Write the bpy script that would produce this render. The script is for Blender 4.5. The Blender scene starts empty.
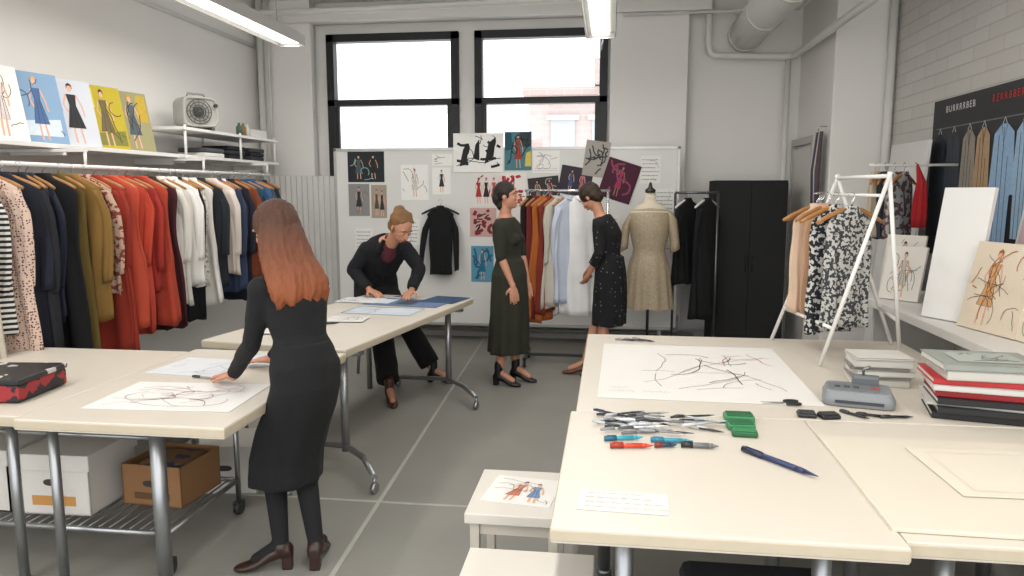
import bpy, math, random
from mathutils import Vector, Matrix, noise, Euler
V=Vector
rnd=random.Random(7)
COL=bpy.context.scene.collection
PI=math.pi
rad=math.radians
# ------------------------------------------------------------ materials
def lin(h,k=1.0):
    h=h.lstrip('#')
    o=[]
    for i in (0,2,4):
        c=int(h[i:i+2],16)/255
        c=c/12.92 if c<=.04045 else ((c+.055)/1.055)**2.4
        o.append(min(1,c*k))
    return (o[0],o[1],o[2],1)
MATS={}
def mat(hexc,rough=.6,metal=0.0,var=.08,scale=6.0,bump=0.0,bscale=60.0,emit=0.0,pat=None,hex2=None,ps=20.0,th=.5,coat=0.0,axis='Z',stretch=None):
    key=(hexc,rough,metal,var,scale,bump,bscale,emit,pat,hex2,ps,th,coat,axis,stretch)
    if key in MATS: return MATS[key]
    m=bpy.data.materials.new('surface_'+hexc.lstrip('#')); m.use_nodes=True
    nt=m.node_tree; N=nt.nodes; L=nt.links
    b=N['Principled BSDF']
    tc=N.new('ShaderNodeTexCoord')
    src=tc.outputs['Object']
    if stretch:
        mp=N.new('ShaderNodeMapping'); mp.inputs['Scale'].default_value=stretch
        L.new(src,mp.inputs[0]); src=mp.outputs[0]
    nz=N.new('ShaderNodeTexNoise'); nz.inputs['Scale'].default_value=scale; nz.inputs['Detail'].default_value=4
    L.new(src,nz.inputs['Vector'])
    mx=N.new('ShaderNodeMix'); mx.data_type='RGBA'
    L.new(nz.outputs['Fac'],mx.inputs[0])
    mx.inputs[6].default_value=lin(hexc,1-var*1.5); mx.inputs[7].default_value=lin(hexc,1+var*1.5)
    out=mx.outputs[2]
    if pat:
        m2=N.new('ShaderNodeMix'); m2.data_type='RGBA'; m2.clamp_factor=True
        if pat=='grad':
            sp=N.new('ShaderNodeSeparateXYZ'); L.new(tc.outputs['Object'],sp.inputs[0])
            gt=N.new('ShaderNodeMapRange'); gt.inputs['From Min'].default_value=ps; gt.inputs['From Max'].default_value=th
            L.new(sp.outputs['Z'],gt.inputs['Value'])
        elif pat=='stripe':
            gt=N.new('ShaderNodeMath')
            sp=N.new('ShaderNodeSeparateXYZ'); L.new(tc.outputs['Object'],sp.inputs[0])
            a=N.new('ShaderNodeMath'); a.operation='MULTIPLY'; a.inputs[1].default_value=ps; L.new(sp.outputs[axis],a.inputs[0])
            f=N.new('ShaderNodeMath'); f.operation='FRACT'; L.new(a.outputs[0],f.inputs[0])
            gt.operation='LESS_THAN'; L.new(f.outputs[0],gt.inputs[0]); gt.inputs[1].default_value=th
        elif pat=='dots':
            gt=N.new('ShaderNodeMath')
            vo=N.new('ShaderNodeTexVoronoi'); vo.inputs['Scale'].default_value=ps; vo.inputs['Randomness'].default_value=.6
            L.new(tc.outputs['Object'],vo.inputs['Vector'])
            gt.operation='LESS_THAN'; L.new(vo.outputs['Distance'],gt.inputs[0]); gt.inputs[1].default_value=th
        else:
            gt=N.new('ShaderNodeMath')
            n2=N.new('ShaderNodeTexNoise'); n2.inputs['Scale'].default_value=ps; n2.inputs['Detail'].default_value=3
            L.new(tc.outputs['Object'],n2.inputs['Vector'])
            gt.operation='GREATER_THAN'; L.new(n2.outputs['Fac'],gt.inputs[0]); gt.inputs[1].default_value=th
        L.new(gt.outputs[0],m2.inputs[0]); L.new(out,m2.inputs[6]); m2.inputs[7].default_value=lin(hex2)
        out=m2.outputs[2]
    L.new(out,b.inputs['Base Color'])
    b.inputs['Roughness'].default_value=rough; b.inputs['Metallic'].default_value=metal
    if coat: b.inputs['Coat Weight'].default_value=coat
    if bump:
        n3=N.new('ShaderNodeTexNoise'); n3.inputs['Scale'].default_value=bscale; n3.inputs['Detail'].default_value=5
        L.new(src,n3.inputs['Vector'])
        bp=N.new('ShaderNodeBump'); bp.inputs['Strength'].default_value=bump; bp.inputs['Distance'].default_value=.01
        L.new(n3.outputs['Fac'],bp.inputs['Height']); L.new(bp.outputs[0],b.inputs['Normal'])
    if emit:
        b.inputs['Emission Color'].default_value=lin(hexc); b.inputs['Emission Strength'].default_value=emit
    MATS[key]=m
    return m
def cloth(h,**k):
    k.setdefault('rough',.9);k.setdefault('bump',.35);k.setdefault('bscale',220);k.setdefault('var',.1)
    return mat(h,**k)
def paper(h='#f1efea'): return mat(h,rough=.8,var=.02,scale=3)
def ink(h): return mat(h,rough=.7,var=.12,scale=40)
def metal(h='#b9bbbd',r=.3): return mat(h,rough=r,metal=.9,var=.04)
def plast(h,r=.45): return mat(h,rough=r,var=.04)
# ------------------------------------------------------------ mesh builder
class MB:
    def __init__(s): s.v=[];s.f=[];s.m=[];s.s=[]
    def add(s,vs,fs,mi=0,sm=False):
        o=len(s.v); s.v+= [tuple(x) for x in vs]
        for f in fs: s.f.append([i+o for i in f]); s.m.append(mi); s.s.append(sm)
        return s
    def box(s,c,d,mi=0,R=None):
        c=V(c);x,y,z=[k/2 for k in d]
        vs=[V(p) for p in((-x,-y,-z),(x,-y,-z),(x,y,-z),(-x,y,-z),(-x,-y,z),(x,-y,z),(x,y,z),(-x,y,z))]
        if R is not None:
            if not isinstance(R,Matrix): R=Euler(R).to_matrix()
            vs=[R@p for p in vs]
        return s.add([c+p for p in vs],[(3,2,1,0),(4,5,6,7),(0,1,5,4),(1,2,6,5),(2,3,7,6),(3,0,4,7)],mi)
    def loft(s,rings,mi=0,caps=True,sm=True,close=False):
        n=len(rings[0]);vs=[p for r in rings for p in r];fs=[]
        k=len(rings)
        for i in range(k-1 if not close else k):
            for j in range(n):
                a=i*n+j;b=i*n+(j+1)%n;i2=(i+1)%k
                fs.append((a,b,i2*n+(j+1)%n,i2*n+j))
        s.add(vs,fs,mi,sm)
        if caps and not close:
            o=len(s.v)-len(vs)
            s.f.append([o+j for j in range(n)][::-1]);s.m.append(mi);s.s.append(False)
            s.f.append([o+(k-1)*n+j for j in range(n)]);s.m.append(mi);s.s.append(False)
        return s
    def cyl(s,p0,p1,r0,r1=None,n=16,mi=0,sm=True):
        p0=V(p0);p1=V(p1);r1=r0 if r1 is None else r1
        d=(p1-p0).normalized();a=d.orthogonal().normalized();b=d.cross(a)
        return s.loft([[p+a*(r*math.cos(t*2*PI/n))+b*(r*math.sin(t*2*PI/n)) for t in range(n)] for p,r in((p0,r0),(p1,r1))],mi,True,sm)
    def tube(s,pts,r,n=10,mi=0,close=False):
        pts=[V(p) for p in pts];rings=[];a=None;k=len(pts)
        for i,p in enumerate(pts):
            if close: d=(pts[(i+1)%k]-pts[i-1]).normalized()
            else: d=(pts[min(i+1,k-1)]-pts[max(i-1,0)]).normalized()
            if a is None: a=d.orthogonal().normalized()
            else: a=(a-d*a.dot(d)).normalized()
            b=d.cross(a);rr=r[i] if isinstance(r,(list,tuple)) else r
            rings.append([p+a*(rr*math.cos(t*2*PI/n))+b*(rr*math.sin(t*2*PI/n)) for t in range(n)])
        return s.loft(rings,mi,not close,True,close)
    def ell(s,c,r,X=None,n=16,mi=0):
        c=V(c)
        if not isinstance(r,(tuple,list)): r=(r,r,r)
        X=X or (V((1,0,0)),V((0,1,0)),V((0,0,1)))
        vs=[];fs=[];m=n//2
        for i in range(1,m):
            ph=PI*i/m
            for j in range(n):
                t=2*PI*j/n
                vs.append(c+X[0]*(r[0]*math.sin(ph)*math.cos(t))+X[1]*(r[1]*math.sin(ph)*math.sin(t))+X[2]*(r[2]*math.cos(ph)))
        top=len(vs);vs.append(c+X[2]*r[2]);vs.append(c-X[2]*r[2])
        for i in range(m-2):
            for j in range(n):
                fs.append((i*n+j,(i+1)*n+j,(i+1)*n+(j+1)%n,i*n+(j+1)%n))
        for j in range(n):
            fs.append((top,j,(j+1)%n));fs.append((top+1,(m-2)*n+(j+1)%n,(m-2)*n+j))
        return s.add(vs,fs,mi,True)
    def cap(s,p0,p1,r0,r1,n=14,mi=0):
        s.cyl(p0,p1,r0,r1,n,mi); s.ell(p0,r0,n=n,mi=mi); s.ell(p1,r1,n=n,mi=mi); return s
    def lathe(s,prof,c=(0,0,0),n=24,mi=0,sx=1,sy=1):
        c=V(c)
        return s.loft([[c+V((r*math.cos(t*2*PI/n)*sx,r*math.sin(t*2*PI/n)*sy,z)) for t in range(n)] for r,z in prof],mi)
    def mesh(s,name):
        me=bpy.data.meshes.new(name);me.from_pydata(s.v,[],s.f)
        me.polygons.foreach_set('material_index',s.m);me.polygons.foreach_set('use_smooth',s.s)
        me.update();return me
def setmeta(o,label=None,cat=None,group=None,kind=None):
    if label:o['label']=label
    if cat:o['category']=cat
    if group:o['group']=group
    if kind:o['kind']=kind
def obj(name,mb,mats,parent=None,loc=(0,0,0),rot=(0,0,0),bevel=0,sub=0,label=None,cat=None,group=None,kind=None):
    if not isinstance(mats,(list,tuple)):mats=[mats]
    if isinstance(mb,MB):
        me=mb.mesh(name)
    else:
        me=mb;me.materials.clear()
    for m in mats: me.materials.append(m)
    if isinstance(mb,MB): me.polygons.foreach_set('material_index',mb.m)
    o=bpy.data.objects.new(name,me);COL.objects.link(o)
    o.location=loc;o.rotation_euler=rot
    if parent:o.parent=parent
    if bevel:
        b=o.modifiers.new('b','BEVEL');b.width=bevel;b.segments=2;b.limit_method='ANGLE';b.angle_limit=rad(40)
    if sub:
        q=o.modifiers.new('s','SUBSURF');q.levels=sub;q.render_levels=sub
    setmeta(o,label,cat,group,kind)
    return o
def thing(name,label,cat,loc=(0,0,0),rot=(0,0,0),group=None):
    o=bpy.data.objects.new(name,None);COL.objects.link(o);o.location=loc;o.rotation_euler=rot;o.empty_display_size=.1
    setmeta(o,label,cat,group);return o
def copything(root,loc,rot=None,label=None):
    kids=list(root.children)
    r=root.copy();COL.objects.link(r);r.location=loc
    if rot is not None:r.rotation_euler=rot
    if label:r['label']=label
    for k in kids:
        c=k.copy();COL.objects.link(c);c.parent=r
    return r
def remesh(mb,voxel,smooth=4,amp=0,fs=9,seed=0,st=(1,1,1)):
    me=mb.mesh('tmp');o=bpy.data.objects.new('tmp',me);COL.objects.link(o)
    r=o.modifiers.new('r','REMESH');r.mode='VOXEL';r.voxel_size=voxel;r.use_smooth_shade=True
    if smooth:
        q=o.modifiers.new('q','SMOOTH');q.factor=.5;q.iterations=smooth
    bpy.context.view_layer.update()
    dg=bpy.context.evaluated_depsgraph_get()
    out=bpy.data.meshes.new_from_object(o.evaluated_get(dg))
    bpy.data.objects.remove(o);bpy.data.meshes.remove(me)
    if amp:
        out.update()
        nn=[(v.co.copy(),v.normal.copy()) for v in out.vertices]
        for v,(c,n) in zip(out.vertices,nn):
            q=V((c.x*fs*st[0]+seed,c.y*fs*st[1],c.z*fs*st[2]))
            k=noise.noise(q)+.5*noise.noise(q*2.1)
            v.co=c+n*(k*amp)
        out.update()
    return out
# ------------------------------------------------------------ camera / world / light
cd=bpy.data.cameras.new('camera');cam=bpy.data.objects.new('camera',cd);COL.objects.link(cam)
cd.sensor_width=36;cd.lens=740/1024*36;cd.clip_start=.05
cam.location=(0,0,1.62);cam.rotation_euler=(rad(90-7.5),0,rad(7.5))
bpy.context.scene.camera=cam
sc=bpy.context.scene
sc.view_settings.view_transform='Standard';sc.view_settings.look='None';sc.view_settings.exposure=0.0
w=bpy.data.worlds.new('world');sc.world=w;w.use_nodes=True
bg=w.node_tree.nodes['Background'];bg.inputs[0].default_value=(.96,.98,1,1);bg.inputs[1].default_value=2.6
# ------------------------------------------------------------ room shell
wallm=mat('#e8e5e0',rough=.85,var=.02,scale=1.5,bump=.06,bscale=25)
ceilm=mat('#f0eeea',rough=.9,var=.02,scale=1)
def struct(name,mb,m,bevel=0,**k): return obj(name,mb,m,bevel=bevel,kind='structure',**k)
fm=mat('#86847d',rough=.5,var=.09,scale=2.2,bump=.08,bscale=14)
struct('floor',MB().box((-.75,4,-.05),(7,10.4,.1)),fm)
struct('ceiling',MB().box((-.75,4,3.75),(7,10.4,.1)),ceilm)
struct('wall_left',MB().box((-4.0,3.7,1.85),(.1,9.4,3.7)),wallm)
b=MB()
Yb=8.35
def bw(x0,x1,z0,z1): b.box(((x0+x1)/2,Yb+.06,(z0+z1)/2),(x1-x0,.24,z1-z0))
WB,WT=1.68,3.35
bw(-4.05,-3.19,0,3.7);bw(-1.68,-1.50,WB,WT);bw(-.05,2.6,0,3.7);bw(-3.19,-.05,0,WB);bw(-3.19,-.05,WT,3.7)
struct('wall_back',b,wallm)
struct('trim_1',MB().box((.38,8.16,1.85),(.8,.14,3.7)),wallm,bevel=.01)
struct('trim_2',MB().box((-1.3,8.13,3.52),(4.6,.2,.14)),wallm,bevel=.01)
struct('trim_3',MB().box((-3.62,8.17,1.85),(.6,.12,3.7)),wallm,bevel=.01)
bm=bpy.data.materials.new('painted_brick');bm.use_nodes=True
nt=bm.node_tree;N=nt.nodes;L=nt.links;P=N['Principled BSDF']
tc=N.new('ShaderNodeTexCoord');sp=N.new('ShaderNodeSeparateXYZ');cb=N.new('ShaderNodeCombineXYZ')
L.new(tc.outputs['Object'],sp.inputs[0]);L.new(sp.outputs['Y'],cb.inputs[0]);L.new(sp.outputs['Z'],cb.inputs[1])
br=N.new('ShaderNodeTexBrick');L.new(cb.outputs[0],br.inputs['Vector'])
br.inputs['Color1'].default_value=lin('#cbc8c2');br.inputs['Color2'].default_value=lin('#c5c1bb');br.inputs['Mortar'].default_value=lin('#b9b5af')
br.inputs['Scale'].default_value=1;br.inputs['Brick Width'].default_value=.40;br.inputs['Row Height'].default_value=.10;br.inputs['Mortar Size'].default_value=.005;br.inputs['Mortar Smooth'].default_value=.4
L.new(br.outputs['Color'],P.inputs['Base Color']);P.inputs['Roughness'].default_value=.7
bp=N.new('ShaderNodeBump');bp.invert=True;bp.inputs['Strength'].default_value=.5;bp.inputs['Distance'].default_value=.008
L.new(br.outputs['Fac'],bp.inputs['Height']);L.new(bp.outputs[0],P.inputs['Normal'])
struct('wall_right',MB().box((2.52,3.0,1.85),(.14,8.2,3.7)),bm)
struct('wall_right_far',MB().box((2.27,7.72,1.85),(.64,1.30,3.7)),wallm,bevel=.01)
d=MB();d.box((1.935,7.93,1.02),(.05,.80,2.04));dm=mat('#d2cfca',rough=.5,var=.02)
door=struct('door_1',d,dm,bevel=.005)
d=MB();d.box((1.93,7.49,1.05),(.07,.07,2.1));d.box((1.93,8.28,1.05),(.07,.05,2.1));d.box((1.93,7.9,2.11),(.07,.9,.07))
struct('trim_4',d,mat('#c2bfba',rough=.5,var=.02),bevel=.004)
struct('baseboard_back',MB().box((.6,8.08,.06),(1.0,.03,.12)),mat('#9a9791',rough=.6))
blk=plast('#0e0f10',.5)
gl=bpy.data.materials.new('window_glass');gl.use_nodes=True
g=gl.node_tree.nodes
tr=g.new('ShaderNodeBsdfTransparent');gs=g.new('ShaderNodeBsdfGlossy');gs.inputs['Roughness'].default_value=.02;mxs=g.new('ShaderNodeMixShader');mxs.inputs[0].default_value=.05
gl.node_tree.links.new(tr.outputs[0],mxs.inputs[1]);gl.node_tree.links.new(gs.outputs[0],mxs.inputs[2]);gl.node_tree.links.new(mxs.outputs[0],g['Material Output'].inputs[0])
def window(i,x0,x1):
    f=MB();y=Yb-.06;t=.085;zm=2.60
    f.box(((x0+t/2),y,(WB+WT)/2),(t,.12,WT-WB));f.box((x1-t/2,y,(WB+WT)/2),(t,.12,WT-WB))
    for z,h in((WT-t/2,t),(WB+t/2,t),(zm,.07)): f.box(((x0+x1)/2,y,z),(x1-x0,.12,h))
    f.box((x0+t+.02,y-.03,(WB+zm)/2),(.05,.05,zm-WB));f.box((x1-t-.02,y-.03,(WB+zm)/2),(.05,.05,zm-WB))
    r=struct('window_%d'%i,f,blk,bevel=.004)
    obj('window_pane',MB().box(((x0+x1)/2,y+.02,(WB+WT)/2),(x1-x0-.1,.006,WT-WB-.1)),gl,parent=r)
window(1,-3.19,-1.68);window(2,-1.50,-.05)
jm=mat('#a6a49c',rough=.6,var=.1,scale=12)
struct('trim_5',MB().box((-1.2,4.2,.0015),(.022,7.6,.003),R=(0,0,rad(2.4))),jm)
struct('trim_6',MB().box((-.9,3.58,.0018),(3.6,.018,.0036)),jm)
# ------------------------------------------------------------ building across the street
bb=thing('building','pale brick building across the street seen through the window','building',(1.9,22,0))
bk=bpy.data.materials.new('street_brick');bk.use_nodes=True
nt=bk.node_tree;N=nt.nodes;L=nt.links;P=N['Principled BSDF']
tc=N.new('ShaderNodeTexCoord');sp=N.new('ShaderNodeSeparateXYZ');cb=N.new('ShaderNodeCombineXYZ')
L.new(tc.outputs['Object'],sp.inputs[0]);L.new(sp.outputs['X'],cb.inputs[0]);L.new(sp.outputs['Z'],cb.inputs[1])
br=N.new('ShaderNodeTexBrick');L.new(cb.outputs[0],br.inputs['Vector'])
br.inputs['Color1'].default_value=lin('#b2a29e');br.inputs['Color2'].default_value=lin('#ad9b96');br.inputs['Mortar'].default_value=lin('#b6a9a5')
br.inputs['Scale'].default_value=1;br.inputs['Brick Width'].default_value=.5;br.inputs['Row Height'].default_value=.18
L.new(br.outputs['Color'],P.inputs['Base Color']);P.inputs['Roughness'].default_value=1;P.inputs['Specular IOR Level'].default_value=0
f=MB();f.box((-1.0,1.5,2.2),(6.6,3,4.4));f.box((-1.0,-.05,4.45),(6.9,.5,.22));f.box((-1.6,0,4.95),(1.6,1,.7))
obj('facade',f,bk,parent=bb)
for x in(-3.3,-2.1,-.9,.3):
    obj('facade_window',MB().box((x,-.02,3.0),(.7,.08,1.3)),mat('#a0a5a8',rough=.9,var=.03),parent=bb)
    obj('lintel',MB().box((x,-.08,3.72),(.95,.14,.14)),mat('#b9b2af',rough=.9,var=.03),parent=bb)
    obj('window_sill',MB().box((x,-.08,2.3),(.95,.14,.1)),mat('#b9b2af',rough=.9,var=.03),parent=bb)
# ------------------------------------------------------------ ceiling lamps
white=mat('#e2e0dc',rough=.45,var=.02)
def lamp(x,y0,y1,z,label,wd=.24):
    t=thing('ceiling_lamp',label,'ceiling lamp',(x,(y0+y1)/2,z))
    l=y1-y0
    h=MB();h.box((0,0,.06),(wd,l,.05));h.box((0,0,.10),(wd*.5,l,.04))
    h.box((-wd/2,0,.03),(.012,l,.07));h.box((wd/2,0,.03),(.012,l,.07));h.box((0,l/2,.03),(wd,.012,.08));h.box((0,-l/2,.03),(wd,.012,.08))
    obj('lamp_housing',h,mat('#bfbdb9',rough=.45,var=.02),parent=t,bevel=.003)
    obj('lamp_diffuser',MB().box((0,0,.022),(wd*.6,l-.06,.02)),mat('#fffdf6',emit=3.0,var=0),parent=t)
    for sgn in(-1,1):
        obj('hanging_rod',MB().cyl((0,sgn*l*.4,.12),(0,sgn*l*.4,3.7-z),.006),metal(),parent=t)
    ld=bpy.data.lights.new('lamp_light','AREA');ld.shape='RECTANGLE';ld.size=wd*.55;ld.size_y=l;ld.energy=31*l/3;ld.color=(1,.97,.93)
    lo=bpy.data.objects.new('lamp_light',ld);COL.objects.link(lo);lo.parent=t;lo.location=(0,0,-.005)
    return t
lamp(-2.83,3.6,6.5,2.9,'long white fluorescent lamp hanging above the student tables')
lt=lamp(-.10,3.6,6.5,2.9,'long white fluorescent lamp hanging over the aisle')
obj('power_cord',MB().tube([(.0,1.40,.08),(.02,1.48,.02),(.0,1.5,-.10),(.02,1.46,.0),(.03,1.44,.09)],.008),plast('#6b6b6b'),parent=lt)
lamp(-2.83,-.6,3.0,2.9,'long white fluorescent lamp hanging nearer the door side')
lamp(-.10,-.6,3.0,2.9,'long white fluorescent lamp hanging over the work tables')
lamp(1.75,-1.0,2.2,2.9,'long white fluorescent lamp hanging beside the brick wall')
# ------------------------------------------------------------ pipes
pm=mat('#d8d6d2',rough=.5,var=.03)
def pipe(name,label,pts,r,m=pm,n=16):
    return obj(name,MB().tube(pts,r,n),m,label=label,cat='pipe')
t=thing('air_duct','large round white ventilation duct under the ceiling','duct',(1.36,6.6,3.22))
obj('duct_tube',MB().cyl((0,-3,0),(0,1.65,0),.17,n=28),mat('#e4e2de',rough=.5,var=.03),parent=t)
for i in range(5): obj('duct_collar',MB().cyl((0,-2.5+i*1.0,0),(0,-2.46+i*1.0,0),.18,n=28),mat('#cfccc7',rough=.5),parent=t)
def arc(p,q,c,n=6):
    p,q,c=V(p),V(q),V(c)
    return [p*(1-t)**2+c*2*t*(1-t)+q*t*t for t in [i/n for i in range(n+1)]]
pipe('pipe','white pipe bending down and running across the back wall',[(.98,8.1,3.7),(.98,8.1,3.22)]+arc((.98,8.1,3.16),(1.08,8.1,3.0),(.98,8.1,3.0))+[(1.6,8.1,2.98)]+arc((1.72,8.1,2.98),(1.84,7.95,2.98),(1.84,8.1,2.98))+[(1.84,6.0,2.98),(1.84,3.5,2.98)],.035)
pipe('pipe','thin conduit running across the upper wall',[(.1,8.03,3.42),(1.84,8.0,3.42),(1.88,7.0,3.42)],.015)
pipe('pipe','vertical white pipe in the corner behind the cabinet',[(1.78,8.1,2.95),(1.78,8.1,.0)],.03)
pipe('pipe','vertical white pipe along the pillar edge',[(2.40,7.0,3.7),(2.40,7.0,.0)],.035)
pipe('pipe','slim conduit along the wall above the shelf',[(-3.93,2.5,3.2),(-3.93,8.0,3.2)],.02)
pipe('pipe','vertical riser pipe in the wall corner',[(-3.88,8.05,3.7),(-3.88,8.05,.0)],.035)
pipe('pipe','slim vertical conduit beside the riser pipe',[(-3.78,8.05,3.7),(-3.78,8.05,1.8)],.015)
pipe('pipe','horizontal pipe below the ceiling over the windows',[(-3.9,7.6,3.45),(-2.6,7.6,3.45),(.3,7.6,3.5),(1.8,7.6,3.5)],.03)
pipe('cable','thin red cable hanging below the ceiling',[(-2.3,5.6,3.7),(-2.1,6.0,3.6),(-1.9,6.4,3.45),(-1.75,6.8,3.42)],.006,ink('#b8564c'))
t=thing('baseboard_heater','long low white baseboard heater under the windows','heater',(0,0,0))
h=MB();h.box((-.75,8.1,.14),(3.0,.12,.28))
for i in range(40): h.box((-2.2+i*.075,8.03,.19),(.012,.02,.12))
obj('heater_body',h,mat('#a9a7a2',rough=.5),parent=t)
obj('heater_pipe',MB().tube([(-2.3,7.95,.1),(.9,7.95,.1)],.02),mat('#8a8883',rough=.5),parent=t)
h=MB();n=56;x0,x1=-3.92,-3.02
pts=[]
for i in range(n+1):
    x=x0+(x1-x0)*i/n;pts.append((x,8.02+.022*math.sin(i*PI/2)))
h.loft([[V((x,y,z)) for x,y in pts]+[V((x,y+.03,z)) for x,y in reversed(pts)] for z in(.0,1.78)],sm=False)
obj('ribbed_panel',h,mat('#e0deda',rough=.6,var=.03),label='off-white vertically ribbed panel standing by the back wall',cat='panel')
# ------------------------------------------------------------ flat art
def sheet(name,label,cat,w_,h_,loc,rot,items,bg='#f1efea',th=.003,group=None,parent=None,mats=None):
    mb=MB();mb.box((0,0,-th/2),(w_,h_,th));ms=[mats or paper(bg)];idx={}
    def mi(c):
        if c not in idx: idx[c]=len(ms);ms.append(ink(c))
        return idx[c]
    lev=.0008
    for k,it in enumerate(items):
        z=lev+.00010*k
        if it[0]=='p':
            vs=[((x-.5)*w_,(y-.5)*h_,z) for x,y in it[2]]
            mb.add(vs,[list(range(len(vs)))],mi(it[1]))
        else:
            wd=it[2];pp=[V(((x-.5)*w_,(y-.5)*h_,z)) for x,y in it[3]]
            L_=[];R_=[]
            for i,p in enumerate(pp):
                d=(pp[min(i+1,len(pp)-1)]-pp[max(i-1,0)])
                if d.length<1e-6:d=V((1,0,0))
                d.normalize();nn=V((-d.y,d.x,0))*wd/2
                L_.append(p+nn);R_.append(p-nn)
            m_=mi(it[1]);k_=len(pp)
            mb.add(L_+R_,[(i+k_,i+1+k_,i+1,i) for i in range(k_-1)],m_)
    return obj(name,mb,ms,parent=parent,loc=loc,rot=rot,label=label,cat=cat,group=group)
def elp(c,cx,cy,rx,ry,n=14): return ('p',c,[(cx+rx*math.cos(2*PI*i/n),cy+ry*math.sin(2*PI*i/n)) for i in range(n)])
def fig(cx,cy,s,col,hair='#2a2220',skin='#d8a58a',line='#333333',a=1.0,lw=.004,lean=0):
    f=lambda x,y:(cx+x*s*a+lean*y*s,cy+y*s)
    it=[('l',skin,lw*2.2,[f(-.05,.42),f(-.06,.2),f(-.05,0)]),('l',skin,lw*2.2,[f(.05,.42),f(.07,.2),f(.09,0)])]
    it.append(('p',col,[f(-.09,.8),f(.09,.8),f(.06,.62),f(.17,.25),f(-.16,.25),f(-.06,.62)]))
    it+= [('l',skin,lw*1.8,[f(-.1,.79),f(-.17,.62),f(-.1,.5)]),('l',skin,lw*1.8,[f(.1,.79),f(.18,.6),f(.2,.45)])]
    it.append(elp(skin,cx+lean*.9*s,cy+.9*s,.045*s*a,.06*s))
    it.append(('p',hair,[f(-.06,.88),f(-.05,.96),f(0,.99),f(.05,.96),f(.06,.88),f(.03,.94),f(-.03,.94)]))
    it+= [('l',line,lw*.6,[f(-.09,.8),f(-.06,.62),f(-.16,.25),f(.17,.25),f(.06,.62),f(.09,.8)]),('l',line,lw*.5,[f(-.02,.6),f(-.05,.26)]),('l',line,lw*.5,[f(.03,.6),f(.07,.26)])]
    return it
def smooth(p):
    q=[]
    for i in range(len(p)-1):
        a=p[max(i-1,0)];b_=p[i];c=p[i+1];d=p[min(i+2,len(p)-1)]
        for t in(0,.25,.5,.75):
            q.append(tuple(.5*((2*b_[k])+(-a[k]+c[k])*t+(2*a[k]-5*b_[k]+4*c[k]-d[k])*t*t+(-a[k]+3*b_[k]-3*c[k]+d[k])*t**3) for k in(0,1)))
    q.append(p[-1]);return q
def scrib(seed,c,n=6,lw=.003,x0=.1,x1=.9,y0=.1,y1=.9,k=14,sm=.35,st=.056):
    r=random.Random(seed);it=[]
    for _ in range(n):
        x,y=r.uniform(x0,x1),r.uniform(y0,y1);a=r.uniform(0,6.3);pts=[]
        da=r.uniform(-.3,.3)
        for i in range(k):
            if not(x0-.04<x<x1+.04 and y0-.04<y<y1+.04): break
            pts.append((x,y));a+=da+r.uniform(-sm,sm);x+=st*(x1-x0)*math.cos(a);y+=st*(y1-y0)*math.sin(a)
        if len(pts)>2: it.append(('l',c,lw,smooth(pts)))
    return it
def script_lines(seed,c,rows,x0=.08,x1=.92,y0=.15,y1=.85,lw=.0016,amp=.02):
    r=random.Random(seed);it=[]
    for j in range(rows):
        y=y1-(y1-y0)*j/max(1,rows-1);x=x0;end=x1-r.uniform(0,.25)
        while x<end:
            wl=r.uniform(.06,.14);pts=[]
            m=int(wl/.009)+3
            for i in range(m): pts.append((x+wl*i/m,y+amp*math.sin(i*1.9+r.uniform(-.5,.5))*r.uniform(.5,1)))
            it.append(('l',c,lw,pts));x+=wl+.025
    return it
# ------------------------------------------------------------ pinboard
t=thing('pinboard','wide freestanding white pinboard covered with sketches and prints','pinboard',(-1.12,7.72,0))
obj('board_panel',MB().box((0,0,1.12),(3.6,.035,1.84)),mat('#dddcd8',rough=.7,var=.03,scale=2),parent=t,bevel=.003)
h=MB()
for x in(-1.8,1.8): h.box((x,0,1.12),(.03,.05,1.88))
h.box((0,0,2.05),(3.63,.05,.03));h.box((0,0,.2),(3.63,.05,.03))
obj('board_frame',h,mat('#b9b8b4',rough=.4,metal=.5),parent=t,bevel=.002)
for x in(-1.65,1.65):
    h=MB();h.box((x,0,.11),(.04,.04,.2));h.box((x,0,.015),(.05,.45,.03));obj('foot',h,metal('#9a9a98'),parent=t,bevel=.002)
def pin(label,x0,x1,z1,z0,items,bg='#f1efea',tilt=0,nm='sketch',off=0,cat='sketch'):
    return sheet(nm,label,cat,x1-x0,z1-z0,((x0+x1)/2,7.697-off,(z0+z1)/2),(rad(90),rad(tilt),0),items,bg=bg,group='papers on the pinboard')
pin('dark blue-black photo of dressed figures',-2.78,-2.38,2.03,1.71,fig(.3,.1,.8,'#3f5560',a=.8)+fig(.7,.1,.8,'#0d1216',a=.8)+scrib(1,'#7fb0b0',3,.008),'#22272b',nm='photo_print',cat='photo')
pin('grey monochrome photo of a walking figure',-2.78,-2.55,1.69,1.35,fig(.5,.08,.85,'#2a2a2c',a=1.1)+scrib(2,'#666666',4,.006),'#8b8a88',nm='photo_print',cat='photo')
pin('beige fashion photo print with two figures',-2.53,-2.36,1.68,1.33,fig(.35,.08,.8,'#5b4b3c',a=1.1)+fig(.7,.05,.8,'#2b2b30',a=1.1),'#a59888',nm='photo_print',cat='photo')
pin('pencil sketch of a dress on white paper',-2.20,-1.90,1.89,1.52,scrib(3,'#555555',9,.005)+fig(.5,.1,.8,'#dedad2',a=.8),nm='sketch')
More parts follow.
